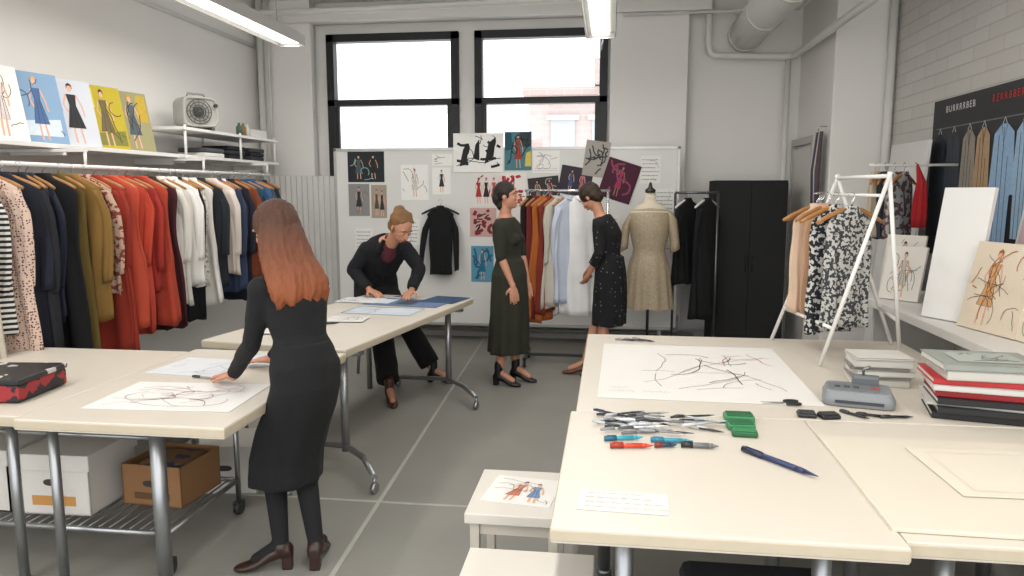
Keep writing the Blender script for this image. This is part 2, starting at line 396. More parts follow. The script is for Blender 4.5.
pin('bold black ink brush drawing on white paper',-1.63,-1.10,2.21,1.81,scrib(4,'#111111',8,.026,k=8)+scrib(5,'#111111',9,.007)+[('p','#111111',[(.62,.2),(.7,.75),(.85,.9),(.8,.4)]),('p','#161616',[(.12,.15),(.2,.6),(.3,.75),(.27,.2)]),('p','#161616',[(.40,.35),(.44,.7),(.52,.85),(.52,.3)])],nm='ink_drawing',cat='drawing',off=.004)
pin('teal and red painted figure collage',-1.09,-.81,2.22,1.83,[('p','#1d4f5d',[(.02,.5),(.3,.55),(.25,.98),(.02,.98)]),('p','#d8c25b',[(.75,.1),(.98,.1),(.98,.5),(.8,.45)]),('p','#2a3a3f',[(.6,.6),(.98,.62),(.98,.98),(.55,.98)])]+fig(.5,.06,.9,'#a43c33',a=1.0)+scrib(6,'#101a20',8,.01),'#4b7d87',nm='collage_print',cat='print',off=.004)
pin('small pencil sketch with notes',-.80,-.52,2.03,1.80,scrib(7,'#777777',7,.004)+script_lines(7,'#666666',2,y0=.1,y1=.2),nm='sketch')
pin('print with red and black repeating figures',-1.42,-1.15,1.80,1.46,[x for i in range(3) for x in fig(.2+.3*i,.08,.8,['#b3252a','#2a1a1a','#c14a4a'][i],a=.9)]+scrib(8,'#8a1a20',6,.012,k=5),'#e6dcd6',nm='textile_print',cat='print')
pin('print with scattered red shapes on white',-1.13,-.86,1.80,1.46,scrib(9,'#b3252a',12,.03,k=5)+scrib(10,'#222222',6,.008),'#ece5df',nm='textile_print',cat='print')
pin('dark red repeating textile print',-1.46,-1.18,1.44,1.14,scrib(11,'#7a1c26',16,.034,k=5)+scrib(12,'#2a1a1c',8,.014,k=6),'#c8a29c',nm='textile_print',cat='print')
pin('print with red petals and dark stems',-1.14,-.84,1.44,1.14,scrib(13,'#b03038',12,.028,k=5),'#e9e2dc',nm='textile_print',cat='print')
pin('turquoise blue painted figure print',-1.45,-1.21,1.04,.66,scrib(14,'#185a78',8,.02)+fig(.5,.06,.88,'#1a6f90',a=1.0),'#5a94ac',nm='collage_print',cat='print')
pin('dark photo print of a gathered crowd',-.84,-.52,1.76,1.50,fig(.3,.1,.8,'#8a7a70',a=.6)+fig(.7,.1,.8,'#8a3040',a=.6)+scrib(15,'#999999',4,.01),'#3a3436',tilt=-6,nm='photo_print',cat='photo')
pin('dark blue and pink photo print',-.52,-.19,1.86,1.57,fig(.35,.1,.8,'#3a5a8a',a=.6)+fig(.7,.08,.8,'#c06a7a',a=.6),'#39323f',tilt=10,nm='photo_print',cat='photo')
pin('grey charcoal drawing on paper',-.27,-.02,2.12,1.76,scrib(17,'#3c3c3c',12,.014),'#a9a29a',tilt=8,nm='charcoal_drawing',cat='drawing',off=.004)
pin('tilted dark magenta painted print',-.08,.26,1.92,1.52,fig(.5,.1,.8,'#a82a52',a=.8,skin='#a87a6a')+scrib(18,'#8a3a58',7,.02),'#46192e',tilt=18,nm='collage_print',cat='print',off=.008)
pin('black and white sketch of two small figures',-1.86,-1.66,1.86,1.58,fig(.5,.08,.85,'#2b2b2b',a=1),nm='sketch')
pin('small pencil portrait sketch',-1.86,-1.64,2.0,1.88,scrib(19,'#666666',6,.004),nm='sketch')
for i,(x,z) in enumerate([(.30,1.95),(.45,1.62),(.30,1.2),(-.1,1.35),(-2.5,.9),(-2.2,1.3),(-2.72,1.2),(.42,1.25)]):
    pin('white note sheet with small handwriting',x-.0,x+.2,z+.02,z-.26,script_lines(30+i,'#5a5a60',6,lw=.003)+scrib(40+i,'#777777',2,.003),bg='#e8e6e1',nm='note_sheet',cat='paper',off=.002*(i%2))
# ------------------------------------------------------------ garments
HG={}
hm=MB()
hm.tube([(-.20,0,-.125),(-.15,0,-.10),(-.07,0,-.065),(0,0,-.055),(.07,0,-.065),(.15,0,-.10),(.20,0,-.125)],[.009,.012,.012,.013,.012,.012,.009],8)
hk=MB().tube([(0,0,-.05),(0,0,-.02),(.015,0,-.008),(.02,0,.008),(.012,0,.022),(0,0,.026),(-.013,0,.022),(-.018,0,.012)],.0025,6)
wood=mat('#a06f3d',rough=.5,var=.15,scale=20);chrome=metal('#c9cbcc',.2)
def hanger(loc,rz,group,m=wood,label='light wooden clothes hanger hooked on the rail'):
    key=(group,label)
    if key not in HG:
        r=obj('clothes_hanger',hm,m,loc=loc,rot=(0,0,rz),label=label,cat='hanger',group=group)
        obj('hook',hk,chrome,parent=r);HG[key]=r;return r
    return copything(HG[key],loc,(0,0,rz))
def garment(name,label,cat,m,loc,rz,length=.9,wd=.40,th=.07,sl=1,seed=0,flare=1.1,group=None,fold=1.0,collar=False,hgrp=None,hlabel=None,hm_=wood,so=0.0,sr=1.0):
    r=random.Random(seed);mb=MB();N_=60
    ph=[r.uniform(0,6.28) for _ in range(8)];fa=r.choice((6,7,8));fb=r.choice((11,13))
    hw=wd/2
    prof=[(-.035,.045,.028),(-.05,.055,.030),(-.07,.085,.030),(-.10,.15,.030),(-.125,.185,.030),(-.16,.193-so,.032)]
    prof=[(z,a*wd/.4,b_) for z,a,b_ in prof]
    k=16
    for i in range(1,k+1):
        t=i/k
        waist=1-.10*math.sin(min(1,t*2)*PI) if flare>1.05 else 1
        prof.append((-.16-(length-.16)*t,(hw*.97-so*1.2)*waist*(1+(flare-1)*t)*(1+.03*math.sin(t*9+ph[6])),.032+(th-.032)*t))
    rings=[]
    for z,a,b_ in prof:
        t=max(0,(-z-.12)/length);rg=[]
        for j in range(N_):
            u=2*PI*j/N_;c,s_=math.cos(u),math.sin(u)
            ww=1+fold*.75*min(1,t*1.5)*(math.sin(fa*u+ph[0]+z*1.5)*.55+math.sin(fb*u+ph[1]+z*3)*.45)
            x=a*math.copysign(abs(c)**.8,c)+fold*.018*t*math.sin(5*u+ph[2]);y=b_*s_*ww+fold*.022*t*math.sin(9*c+ph[3]+z*2)
            rg.append(V((x,y,z+fold*.02*t*math.sin(3*u+ph[4])+fold*.012*t*c)))
        rings.append(rg)
    mb.loft(rings,0,True,True)
    if sl:
        ln=(.56 if sl>.3 else .2)*r.uniform(.92,1.05)
        for sg in(-1,1):
            ax=hw*.90;pts=[];rr=[];sw=r.uniform(-.02,.03)+so*2.2;ns=14
            for i in range(ns):
                t=i/(ns-1)
                pts.append(V((sg*(ax+.010*math.sin(t*PI)+sw*t-.05*(1-min(1,t*4))),.014*math.sin(t*4+ph[4])-.012*t,-.135-ln*t)))
                rr.append((.050-.017*t)*sr)
            rg=[]
            for i,(p_,q) in enumerate(zip(pts,rr)):
                t=i/(ns-1)
                rg.append([p_+V((q*math.cos(u)*(1+.12*math.sin(4*u+ph[5]+t*3)),q*.45*math.sin(u)*(1+.30*math.sin(5*u+ph[7]+t*5)),.01*t*math.cos(u))) for u in[2*PI*j/20 for j in range(20)]])
            mb.loft(rg,0,True,True)
    if collar:
        mb.tube([(-.055,0,-.045),(-.04,-.03,-.055),(0,-.038,-.075),(.04,-.03,-.055),(.055,0,-.045),(.03,.03,-.04),(-.03,.03,-.04)],.010,8,mi=0,close=True)
    o=obj(name,mb,[m],loc=loc,rot=(0,0,rz),label=label,cat=cat,group=group)
    hanger(loc,rz,hgrp or ('hangers: '+(group or 'rail')),hm_,hlabel or 'light wooden clothes hanger hooked on the rail')
    return o
RZ=1.77;RX=-3.33
t=thing('garment_rail','long white steel clothes rail fixed under the wall shelf','clothes rail',(0,0,0))
obj('rail',MB().cyl((RX,2.9,RZ),(RX,7.0,RZ),.014),white,parent=t)
for y in(3.0,4.4,5.8,6.95):
    obj('bracket',MB().tube([(RX,y,RZ),(RX,y,RZ+.10)],.01).box((-3.62,y,RZ+.105),(.6,.03,.02)),white,parent=t)
FL=lambda a,ps=30,th=.52:dict(pat='noise',hex2=a,ps=ps,th=th)
S_=[
('#ddd8ce',{},1.12,'dress','long cream linen dress',1,1.1),
('#cfc8b9',{},1.05,'coat','pale oatmeal coat',1,1.0),
('#e0ddd6',dict(pat='stripe',hex2='#23242a',ps=34),.90,'shirt','black and white striped shirt',1,1.0),
('#cdb3a4',dict(pat='dots',hex2='#5b3a34',ps=70,th=.35),1.08,'dress','dusty pink patterned dress',1,1.2),
('#141826',{},1.10,'coat','dark navy coat',1,1.0),
('#17181e',{},1.18,'dress','black wool dress',1,1.1),
('#141c2e',{},.90,'blouse','navy blouse',1,1.0),
('#0f0f12',{},1.24,'dress','long black dress',0,1.1),
('#5c4a1c',{},1.2,'dress','olive mustard long dress',0,1.2),
('#84642f',{},.95,'blouse','mustard ochre blouse',1,1.0),
('#b89a86',FL('#7a3a30'),.8,'blouse','rose printed blouse',.5,1.0),
('#96301f',{},1.22,'dress','brick red long dress',1,1.1),
('#b5452f',{},1.05,'blouse','coral red blouse',0,1.1),
('#b8402b',{},1.12,'dress','orange-red silk dress',1,1.1),
('#9a2a20',{},.85,'shirt','red shirt',1,1.0),
('#a83c28',{},1.1,'dress','vermilion dress',0,1.1),
('#40141c',{},1.15,'dress','dark wine dress',0,1.1),
('#dcd7ce',{},1.0,'shirt','ivory shirt',1,1.0),
('#e2dfda',{},.88,'shirt','white cotton shirt',1,1.0),
('#121317',{},1.15,'coat','black long coat',1,1.0),
('#d5d0c8',FL('#8a8078',40,.56),.9,'blouse','cream printed blouse',.5,1.0),
('#dedad3',{},1.05,'dress','white sleeveless dress',0,1.2),
('#1c2228',{},.95,'jacket','charcoal jacket',1,1.0),
('#d6c9be',{},.85,'blouse','pale blush blouse',1,1.0),
('#2e3a54',{},1.0,'jacket','slate blue jacket',1,1.0),
('#e0ddd8',{},.80,'blouse','crisp white blouse',1,1.0),
('#151826',{},1.1,'coat','midnight blue coat',1,1.0),
('#7d3e20',{},.92,'blouse','rust orange blouse',1,1.0),
('#214a5e',{},1.02,'dress','teal blue dress',0,1.1),
('#2d5074',{},.85,'shirt','denim blue shirt',1,1.0),
('#8a5a34',FL('#2c2f3c'),.95,'blouse','brown printed blouse',.5,1.0),
('#3f5c72',{},.86,'shirt','muted blue shirt',1,1.0),
('#1c2630',{},1.0,'jacket','dark navy jacket',1,1.0)]
y=3.30
for i,(hx,kw,ln,nm,ad,slv,fl) in enumerate(S_):
    garment(nm,ad+' hanging on the wall rail',nm,cloth(hx,**kw),(RX+rnd.uniform(-.02,.03),y,RZ-.012),rad(rnd.uniform(-12,16)),ln,.42*rnd.uniform(.93,1.06),.050,slv,seed=i,flare=fl,group='garments on the wall rail',collar=(nm=='shirt'),hgrp='wooden hangers on the wall rail')
    y+=.111+rnd.uniform(-.018,.018)
# ------------------------------------------------------------ left shelf
t=thing('wall_shelf','long white wall shelf above the clothes rail','shelf',(0,0,0))
obj('shelf_board',MB().box((-3.74,4.3,1.905),(.40,3.6,.03)),white,parent=t,bevel=.003)
for y in(3.2,4.5,5.9):
    obj('bracket',MB().box((-3.74,y,1.87),(.38,.03,.04)),white,parent=t)
LR=lambda tilt=12,yaw=0:(rad(90-tilt),0,rad(90+yaw))
specs=[(4.02,'#e2dfd8','figure line drawing on cream paper',scrib(50,'#555555',8,.005)+fig(.55,.05,.9,'#d2c4c0',a=.8,lean=.1,lw=.006)),
(4.36,'#7f9dba','blue fashion sketch of a coat',[('p','#c9d4de',[(.1,.1),(.9,.1),(.9,.35),(.1,.3)])]+fig(.5,.04,.92,'#40608f',a=1.0,hair='#c9a45a',lw=.006)+scrib(51,'#3b5a80',5,.007)),
(4.68,'#c6c9d0','fashion sketch of a black jacket',fig(.5,.04,.92,'#15161a',a=1.3,lw=.006)+[('p','#3b6fc0',[(.1,.5),(.25,.5),(.22,.9),(.1,.85)])]),
(5.00,'#b5a228','bright yellow fashion illustration',[('p','#7a7a33',[(.05,.05),(.95,.05),(.95,.3),(.05,.22)]),('p','#cdbd38',[(.05,.6),(.3,.65),(.28,.95),(.05,.95)])]+fig(.5,.04,.92,'#6a5a3a',a=1.1,lw=.006)+scrib(52,'#5a4a1a',6,.007)),
(5.32,'#98936c','grey-yellow painted fashion illustration',[('p','#b99b2a',[(.65,.5),(.95,.5),(.95,.95),(.7,.95)])]+fig(.5,.04,.92,'#4d5a62',a=1.1,hair='#c9902a',lw=.006)+scrib(53,'#333333',5,.007))]
for y,bgc,lb,it in specs:
    sheet('fashion_illustration',lb+' leaning on the shelf','illustration',.33,.46,(-3.66,y+.08,1.922+.228),LR(12,-14),it,bg=bgc,th=.008,group='illustrations leaning on the shelf')
t=thing('storage_shelf','small white open metal shelf unit above the clothes','shelf',(-3.68,6.75,0))
h=MB()
for z in(2.13,1.90): h.box((0,-.1,z),(.42,1.75,.025))
obj('shelf_board',h,white,parent=t,bevel=.002)
for x in(-.19,.19):
    for y in(-.93,0,.72): obj('upright',MB().cyl((x,y,1.88),(x,y,2.16),.011),white,parent=t)
for y in(-.93,.72): obj('wall_bracket',MB().box((-.1,y,1.86),(.34,.03,.05)),white,parent=t)
def foldstack(x,y,z,hxs):
    for i,hx in enumerate(hxs):
        obj('folded_cloth',MB().box((0,0,.02),(.28,.30,.038)),cloth(hx),loc=(x,y,z+i*.041),rot=(0,0,rnd.uniform(-.06,.06)),bevel=.012,label='dark folded cloth bundle on the shelf',cat='folded clothes',group='folded clothes on the shelf')
foldstack(-3.66,6.75,1.915,['#17181b','#2b2d31','#1b1c20']);foldstack(-3.66,7.15,1.915,['#2f3136','#131417','#3a3c40'])
foldstack(-3.66,6.35,1.915,['#d8d5cf','#4a4c50'])
t=thing('box','small white carton standing on the shelf unit','box',(-3.62,7.25,2.145));obj('carton',MB().box((0,0,.04),(.2,.25,.08)),paper('#dad7d2'),parent=t,bevel=.004)
for i,(hx,l_) in enumerate([('#3f5a4c','green'),('#8a6a3a','brown'),('#d5d2cc','white')]):
    obj('bottle',MB().lathe([(.001,0),(.03,0),(.03,.09),(.012,.11),(.012,.13),(.001,.13)],n=14),plast(hx,.3),loc=(-3.6,6.95+.08*i,2.144),label=l_+' small bottle on the shelf unit',cat='bottle',group='bottles on the shelf unit')
t=thing('fan_heater','grey boxy fan heater with round grille on the shelf','heater',(-3.60,6.20,2.145),(0,0,rad(-38)))
n=28
h=MB()
def sq(x,k,ex=.35): return [V((x,.155*k*math.copysign(abs(math.cos(u))**ex,math.cos(u)),.15+.13*k*math.copysign(abs(math.sin(u))**ex,math.sin(u)))) for u in[2*PI*(j+.5)/32 for j in range(32)]]
h.loft([sq(-.15,.85),sq(-.14,.95),sq(-.08,1),sq(.08,1),sq(.11,.96),sq(.11,.86),sq(.09,.84)])
obj('heater_housing',h,mat('#a9a7a0',rough=.4),parent=t)
h=MB()
for r_ in(.03,.055,.08,.105): h.tube([(.115,r_*math.cos(2*PI*j/n)-.02,.15+r_*math.sin(2*PI*j/n)) for j in range(n)],.004,6,close=True)
for k in range(6):
    a=k*PI/6;h.cyl((.115,.105*math.cos(a)-.02,.15+.105*math.sin(a)),(.115,-.105*math.cos(a)-.02,.15-.105*math.sin(a)),.003,n=6)
obj('grille',h,plast('#4a4a46'),parent=t)
obj('motor',MB().cyl((.0,-.02,.15),(.108,-.02,.15),.045),plast('#3a3b3e'),parent=t)
obj('control_knob',MB().cyl((.10,.125,.21),(.125,.125,.21),.015),plast('#2a2b2d'),parent=t)
obj('foot',MB().box((0,.1,.01),(.2,.03,.02)).box((0,-.1,.01),(.2,.03,.02)),plast('#55554f'),parent=t)
obj('carry_handle',MB().tube([(0,-.08,.275),(0,-.07,.31),(0,.07,.31),(0,.08,.275)],.009,8),plast('#8a8882'),parent=t)
# ------------------------------------------------------------ tables
cream=mat('#c9c1b4',rough=.42,var=.02,scale=2.5)
edge=mat('#b8ac96',rough=.5,var=.06,scale=20)
steel=metal('#9fa1a3',.35)
def top(t,x0,x1,y0,y1,z1=.75,th=.045,m=cream,nm='tabletop'):
    h=MB();h.box(((x0+x1)/2,(y0+y1)/2,z1-th/2),(x1-x0,y1-y0,th))
    h.box(((x0+x1)/2,(y0+y1)/2,z1-th/2),(x1-x0+.004,y1-y0+.004,th*.75),mi=1)
    return obj(nm,h,[m,edge],parent=t,bevel=.004)
def leg(t,x,y,h_=.705,r=.027,m=steel):
    h=MB();h.cyl((x,y,.02),(x,y,h_),r);h.cyl((x,y,0),(x,y,.025),r*1.15);h.box((x,y,h_-.004),(.12,.12,.008));return obj('leg',h,m,parent=t)
def caster(mb,x,y):
    mb.cyl((x-.012,y,.03),(x+.012,y,.03),.03,n=16);mb.cyl((x,y,.05),(x,y,.085),.01)
t=thing('worktable','large cream worktable with a sketch and a garment stand on it','table');top(t,-.12,1.68,2.87,4.48)
for x,y in((0,3.0),(1.5,3.0),(0,4.3),(1.5,4.3)): leg(t,x,y)
t=thing('worktable','cream worktable covered with pens and drawing tools','table');top(t,-.14,.748,1.83,2.865)
for x,y in((.06,2.1),(.62,2.1),(.06,2.7),(.62,2.7)): leg(t,x,y)
obj('crossbar',MB().box((.34,2.1,.66),(.6,.03,.05)),steel,parent=t)
t=thing('worktable','cream worktable with a thin drawing board on top','table');top(t,.752,1.69,1.87,2.865,z1=.748)
for x,y in((.9,2.0),(1.6,2.0),(.9,2.7),(1.6,2.7)): leg(t,x,y,.70)
obj('drawing_board',MB().box((0,0,.006),(.86,.74,.012)),mat('#cfc6b6',rough=.5,var=.03,scale=3),loc=(1.17,2.28,.749),rot=(0,0,rad(-1)),bevel=.002,label='thin cream drawing board lying on the worktable',cat='board')
sheet('tracing_paper','faint pale sheet with a thin ruled rectangle','paper',.5,.4,(1.25,2.35,.7645),(0,0,.02),[('l','#c3b7a0',.002,[(.1,.1),(.9,.1),(.9,.9),(.1,.9),(.1,.1)])],bg='#d0c7b7',th=.001)
t=thing('swivel_chair','dark swivel chair base tucked under the worktable','chair',(.45,2.0,0))
h=MB()
for k in range(5):
    a=k*2*PI/5;h.tube([(0,0,.12),(.28*math.cos(a),.28*math.sin(a),.085)],[.03,.018],8);caster(h,.28*math.cos(a),.28*math.sin(a))
h.cyl((0,0,.1),(0,0,.42),.025);obj('base',h,plast('#1a1b1d'),parent=t)
obj('seat',MB().box((0,0,.46),(.44,.44,.07)),cloth('#202226'),parent=t,bevel=.03)
t=thing('drawing_table','cream drawing table where a woman is sketching','table');top(t,-2.26,-1.40,2.48,3.76)
for x,y in((-1.75,2.6),(-1.70,3.6)): leg(t,x,y,r=.03)
for x,y in((-2.2,2.6),(-2.2,3.6)): leg(t,x,y,r=.02)
t=thing('side_table','cream table holding a red and black case','table');top(t,-3.2,-2.268,2.52,3.7,z1=.748)
for x,y in((-2.4,2.62),(-3.1,2.62),(-2.4,3.6),(-3.1,3.6)): leg(t,x,y,.70,r=.02)
t=thing('drawing_table','long cream table on wheeled steel legs with papers','table',(-1.43,3.84,0),(0,0,rad(-9.5)))
top(t,-.95,0,0,2.05)
for y in(.18,1.80):
    h=MB();h.cyl((-.12,y,.10),(-.12,y,.70),.024);h.box((-.3,y,.69),(.6,.06,.02))
    h.tube([(-.62,y+.12,.085),(-.3,y+.02,.12),(-.12,y,.13),(.05,y-.1,.11),(.22,y-.3,.09)],.018,10)
    caster(h,.22,y-.3);caster(h,-.62,y+.12)
    obj('wheeled_leg',h,steel,parent=t)
    obj('leg',MB().cyl((-.82,y,.0),(-.82,y,.705),.022),steel,parent=t)
def low(label,x0,x1,y0,y1,z):
    t=thing('low_table',label,'low table',((x0+x1)/2,(y0+y1)/2,0));w_,d_=x1-x0,y1-y0
    obj('tabletop',MB().box((0,0,z-.02),(w_,d_,.04)),mat('#cfc9bf',rough=.4,var=.02),parent=t,bevel=.004)
    obj('apron',MB().box((0,0,z-.065),(w_-.06,d_-.06,.05)),mat('#c2bbae',rough=.5),parent=t)
    for sx in(-1,1):
        for sy in(-1,1):obj('leg',MB().box((sx*(w_/2-.035),sy*(d_/2-.035),(z-.04)/2),(.035,.035,z-.04)),mat('#bfb8ab',rough=.5),parent=t,bevel=.002)
low('small low white table with a coloured sketch on it',-.51,-.15,2.53,2.97,.45)
low('small low white bench table tucked under the worktable',-.44,-.03,1.80,2.28,.45)
sheet('sketch','coloured fashion sketch lying on the low table','sketch',.27,.26,(-.32,2.76,.4525),(0,0,rad(-8)),fig(.35,.1,.75,'#c9765a',a=.8,lean=.2)+fig(.7,.1,.7,'#6a8ab0',a=.8)+scrib(60,'#444444',8,.002),bg='#dedbd5',th=.002)
# ------------------------------------------------------------ right desk shelf
t=thing('wall_desk','long white worktop along the painted brick wall','desk')
obj('worktop',MB().box((2.09,4.1,.875),(.70,3.1,.05)),mat('#dcdad5',rough=.45,var=.03),parent=t,bevel=.004)
for y in(2.7,4.1,5.5): obj('side_panel',MB().box((2.15,y,.425),(.55,.03,.85)),mat('#c5c2bd',rough=.5),parent=t,bevel=.003)
def gpost(c,xx,ww,bt): return [('p',c,[(xx-ww*.3,.78),(xx+ww*.3,.78),(xx+ww,.73),(xx+ww*1.3,.40),(xx+ww*.95,.39),(xx+ww*.85,bt),(xx-ww*.8,bt),(xx-ww*.9,.39),(xx-ww*1.25,.40),(xx-ww,.73)]),('l','#1a1e25',.006,[(xx,.76),(xx+.004,bt)]),('l','#1a1e25',.006,[(xx-ww*.5,.72),(xx-ww*.45,bt)]),('l','#1a1e25',.005,[(xx+ww*.5,.6),(xx+ww*.5,bt)]),('l','#1a1e25',.006,[(xx-ww*.3,.78),(xx,.68),(xx+ww*.3,.78)]),('l','#d8dadc',.006,[(xx-.015,.78),(xx,.815),(xx+.015,.78)])]
its=[('l','#6a6f74',.008,[(.04,.815),(.97,.815)])]
for c,xx,ww,bt in[('#1e2430',.08,.05,.12),('#343842',.21,.055,.14),('#8c8478',.345,.050,.18),('#a88c6a',.46,.048,.2),('#8aa9c6',.61,.068,.12),('#93b0ca',.745,.05,.16),('#3a3d45',.90,.055,.2)]: its+=gpost(c,xx,ww,bt)
t=sheet('poster','large black poster showing a row of hanging garments','poster',1.75,1.14,(2.432,5.25,1.715),(rad(90),0,rad(-90)),its,th=.01,mats=mat('#0e0f12',rough=.5,var=.1))
def text(s,size,m,parent,loc,rot=(0,0,0),nm='lettering',space=1.0):
    c=bpy.data.curves.new('t','FONT');c.body=s;c.size=size;c.space_character=space;c.extrude=.0004;c.align_x='CENTER';c.align_y='CENTER'
    o=bpy.data.objects.new('t',c);COL.objects.link(o);bpy.context.view_layer.update()
    me=bpy.data.meshes.new_from_object(o.evaluated_get(bpy.context.evaluated_depsgraph_get()));bpy.data.objects.remove(o)
    return obj(nm,me,m,parent=parent,loc=loc,rot=rot)
text('BURRRRBEB',.066,ink('#d9d9d9'),t,(-.44,.49,.003),space=1.35);text('RERRBBER',.066,ink('#b9302a'),t,(.20,.49,.003),space=1.35)
def board(label,w_,h_,base,yaw,tilt,items,bg='#eeece8',th=.02,nm='canvas_board',cat='board'):
    R=Euler((rad(90-tilt),0,rad(yaw))).to_matrix();c=V(base)+R@V((0,h_/2,th+.0))
    return sheet(nm,label,cat,w_,h_,c,(rad(90-tilt),0,rad(yaw)),items,bg=bg,th=th)
board('tall blank white board leaning against the brick wall',.75,2.0,(2.20,6.30,.0),-90,4.5,[],bg='#dcdad6')
board('large white board leaning behind the illustrations',.95,.88,(2.24,4.05,.902),-90,8,[],bg='#dedcd7')
board('blank white canvas standing on the worktop',.30,.74,(1.88,4.36,.902),-62,9,[],bg='#e6e4e0',th=.025)
board('cream board with a loose orange figure sketch',.42,.46,(1.92,4.0,.902),-78,12,fig(.35,.06,.88,'#c99a6a',a=.9,hair='#8a4a20',lean=.1,lw=.005)+scrib(71,'#a5601b',9,.005)+scrib(72,'#555555',7,.003),bg='#d6c8b2')
board('cream board with a line drawing of a draped dress',.42,.46,(1.98,3.70,.902),-84,12,fig(.5,.06,.88,'#d3a86a',a=.9,hair='#8a4a20',lw=.005)+scrib(73,'#a5522a',10,.005)+scrib(74,'#333333',7,.003),bg='#ddd1bd')
sheet('photo_print','pink and grey print of hanging outfits fixed to a board','print',.66,.40,(2.195,3.95,1.54),(rad(82),0,rad(-90)),scrib(75,'#7a6a60',8,.012)+fig(.12,.06,.85,'#b95a7a',a=.6)+fig(.3,.06,.85,'#5a5f64',a=.6)+fig(.5,.06,.85,'#c97888',a=.6)+fig(.7,.06,.85,'#b94040',a=.6)+fig(.88,.06,.85,'#8a9aa4',a=.6),bg='#c9aeb0',th=.006)
board('small canvas with a grey pencil figure',.26,.42,(1.98,5.35,.902),-45,12,scrib(76,'#7a7a76',10,.004)+fig(.5,.06,.85,'#c9c5bc',a=.9),bg='#d6d1c6')
board('small canvas with a sketched bodice',.26,.36,(1.90,5.12,.902),-50,14,scrib(77,'#6a6a66',10,.004)+fig(.5,.06,.85,'#bfb8aa',a=.9),bg='#dcd8cf')
obj('wall_rail',MB().tube([(2.448,5.66,1.80),(1.95,5.66,1.80),(1.84,5.66,1.80)],.01),white,label='short white rail sticking out of the brick wall',cat='rail')
for i,(hx,kw,l_) in enumerate([('#b2a48c',{},'cream knitted'),('#2d3038',{},'dark grey'),('#b5b0a6',dict(pat='noise',hex2='#6a4a54',ps=30,th=.5),'multicoloured patterned'),('#8d8f90',dict(pat='noise',hex2='#4a3a3a',ps=25,th=.5),'grey and brown')]):
    garment('top',l_+' sample top hanging on the short rail','top',cloth(hx,**kw),(1.88+.065*i,5.66,1.79),rad(65-6*i),.5,.28,.04,0,seed=60+i,flare=1.0,fold=.6,group='sample tops on the short rail',hgrp='hangers on the short rail',hlabel='thin wooden hanger on the short rail')
t=thing('red_scarf','bright red cloth scarf hanging on the short rail','scarf',(2.16,5.56,1.36))
h=MB();rg=[]
for z_,a_,b_ in((0,.045,.018),(.08,.05,.02),(.2,.045,.018),(.32,.03,.015),(.42,.012,.01),(.45,.006,.006)):
    rg.append([V((a_*math.cos(u)*(1+.15*math.sin(5*u)),b_*math.sin(u)*(1+.3*math.sin(7*u))+.1*max(0,z_-.32)/.13,z_)) for u in[2*PI*j/28 for j in range(28)]])
h.loft(rg);obj('scarf_cloth',h,cloth('#a01a20'),parent=t)
obj('hanging_loop',MB().tube([(0,.09,.44),(-.01,.10,.455),(0,.11,.44),(.01,.10,.43),(0,.09,.44)],.004),cloth('#8a1a20'),parent=t)
t=thing('fabric_swatch','long bunch of striped fabric hanging by the door','fabric',(1.885,7.2,0))
h=MB()
for i in range(5): h.tube([(-.0,-.08+.04*i,2.15),(-.02,-.08+.045*i,1.8),(-.01,-.09+.045*i,1.2+.06*(i%3))],[.015,.025,.018],8,mi=i%3)
obj('fabric',h,[cloth('#5a4a52'),cloth('#c9c2b8'),cloth('#3a4a6a')],parent=t)
obj('hook',MB().tube([(.065,0,2.2),(0,0,2.2),(-.01,0,2.16)],.006),chrome,parent=t)
# ------------------------------------------------------------ A frame stand on table
t=thing('garment_stand','white A-shaped folding garment stand on the worktable','clothes rack')
T1,T2=V((1.27,4.42,1.69)),V((1.33,3.80,1.69))
A=[(V((.95,4.42,.755)),T1),(V((1.05,3.78,.755)),T2),(V((1.60,4.38,.755)),T1),(V((1.50,3.98,.755)),T2)]
for a,b_ in A: obj('leg',MB().cyl(a,b_+(b_-a).normalized()*.02,.010),white,parent=t)
obj('top_bar',MB().cyl(T1,T2,.010),white,parent=t)
q0,q1=A[0][0].lerp(T1,.90),A[1][0].lerp(T2,.90)
obj('hanging_bar',MB().cyl(q0,q1,.008),white,parent=t)
obj('crossbar',MB().cyl(A[0][0].lerp(T1,.2),A[1][0].lerp(T2,.2),.009),white,parent=t)
obj('crossbar',MB().cyl(A[2][0].lerp(T1,.22),A[3][0].lerp(T2,.22),.009),white,parent=t)
gs=[('#c4a68c',{},'pale peach blouse',.04,-.06,24,.64),('#bb987c',{},'beige silk blouse',.12,-.09,22,.62),('#cdb29a',{},'cream blouse',.20,-.12,20,.63),('#bb9172',{},'peach dress',.28,-.08,24,.65),('#b9b7b2',dict(pat='noise',hex2='#1c1e23',ps=48,th=.48),'black and white patterned dress',.62,-.12,20,.70),('#b0aea8',dict(pat='noise',hex2='#35383c',ps=60,th=.5),'grey speckled dress',.76,-.08,24,.66)]
for i,(hx,kw,l_,tt,dx,rz,ln) in enumerate(gs):
    p_=q0.lerp(q1,tt)
    garment('dress' if 'dress' in l_ else 'blouse',l_+' hanging on the white garment stand','dress' if 'dress' in l_ else 'blouse',cloth(hx,**kw),(p_.x+dx,p_.y,p_.z-.012),rad(rz),ln,.29,.035,0,seed=80+i,flare=1.02,fold=.5,group='garments on the garment stand',hgrp='hangers on the garment stand',hlabel='wooden hanger hooked on the garment stand')
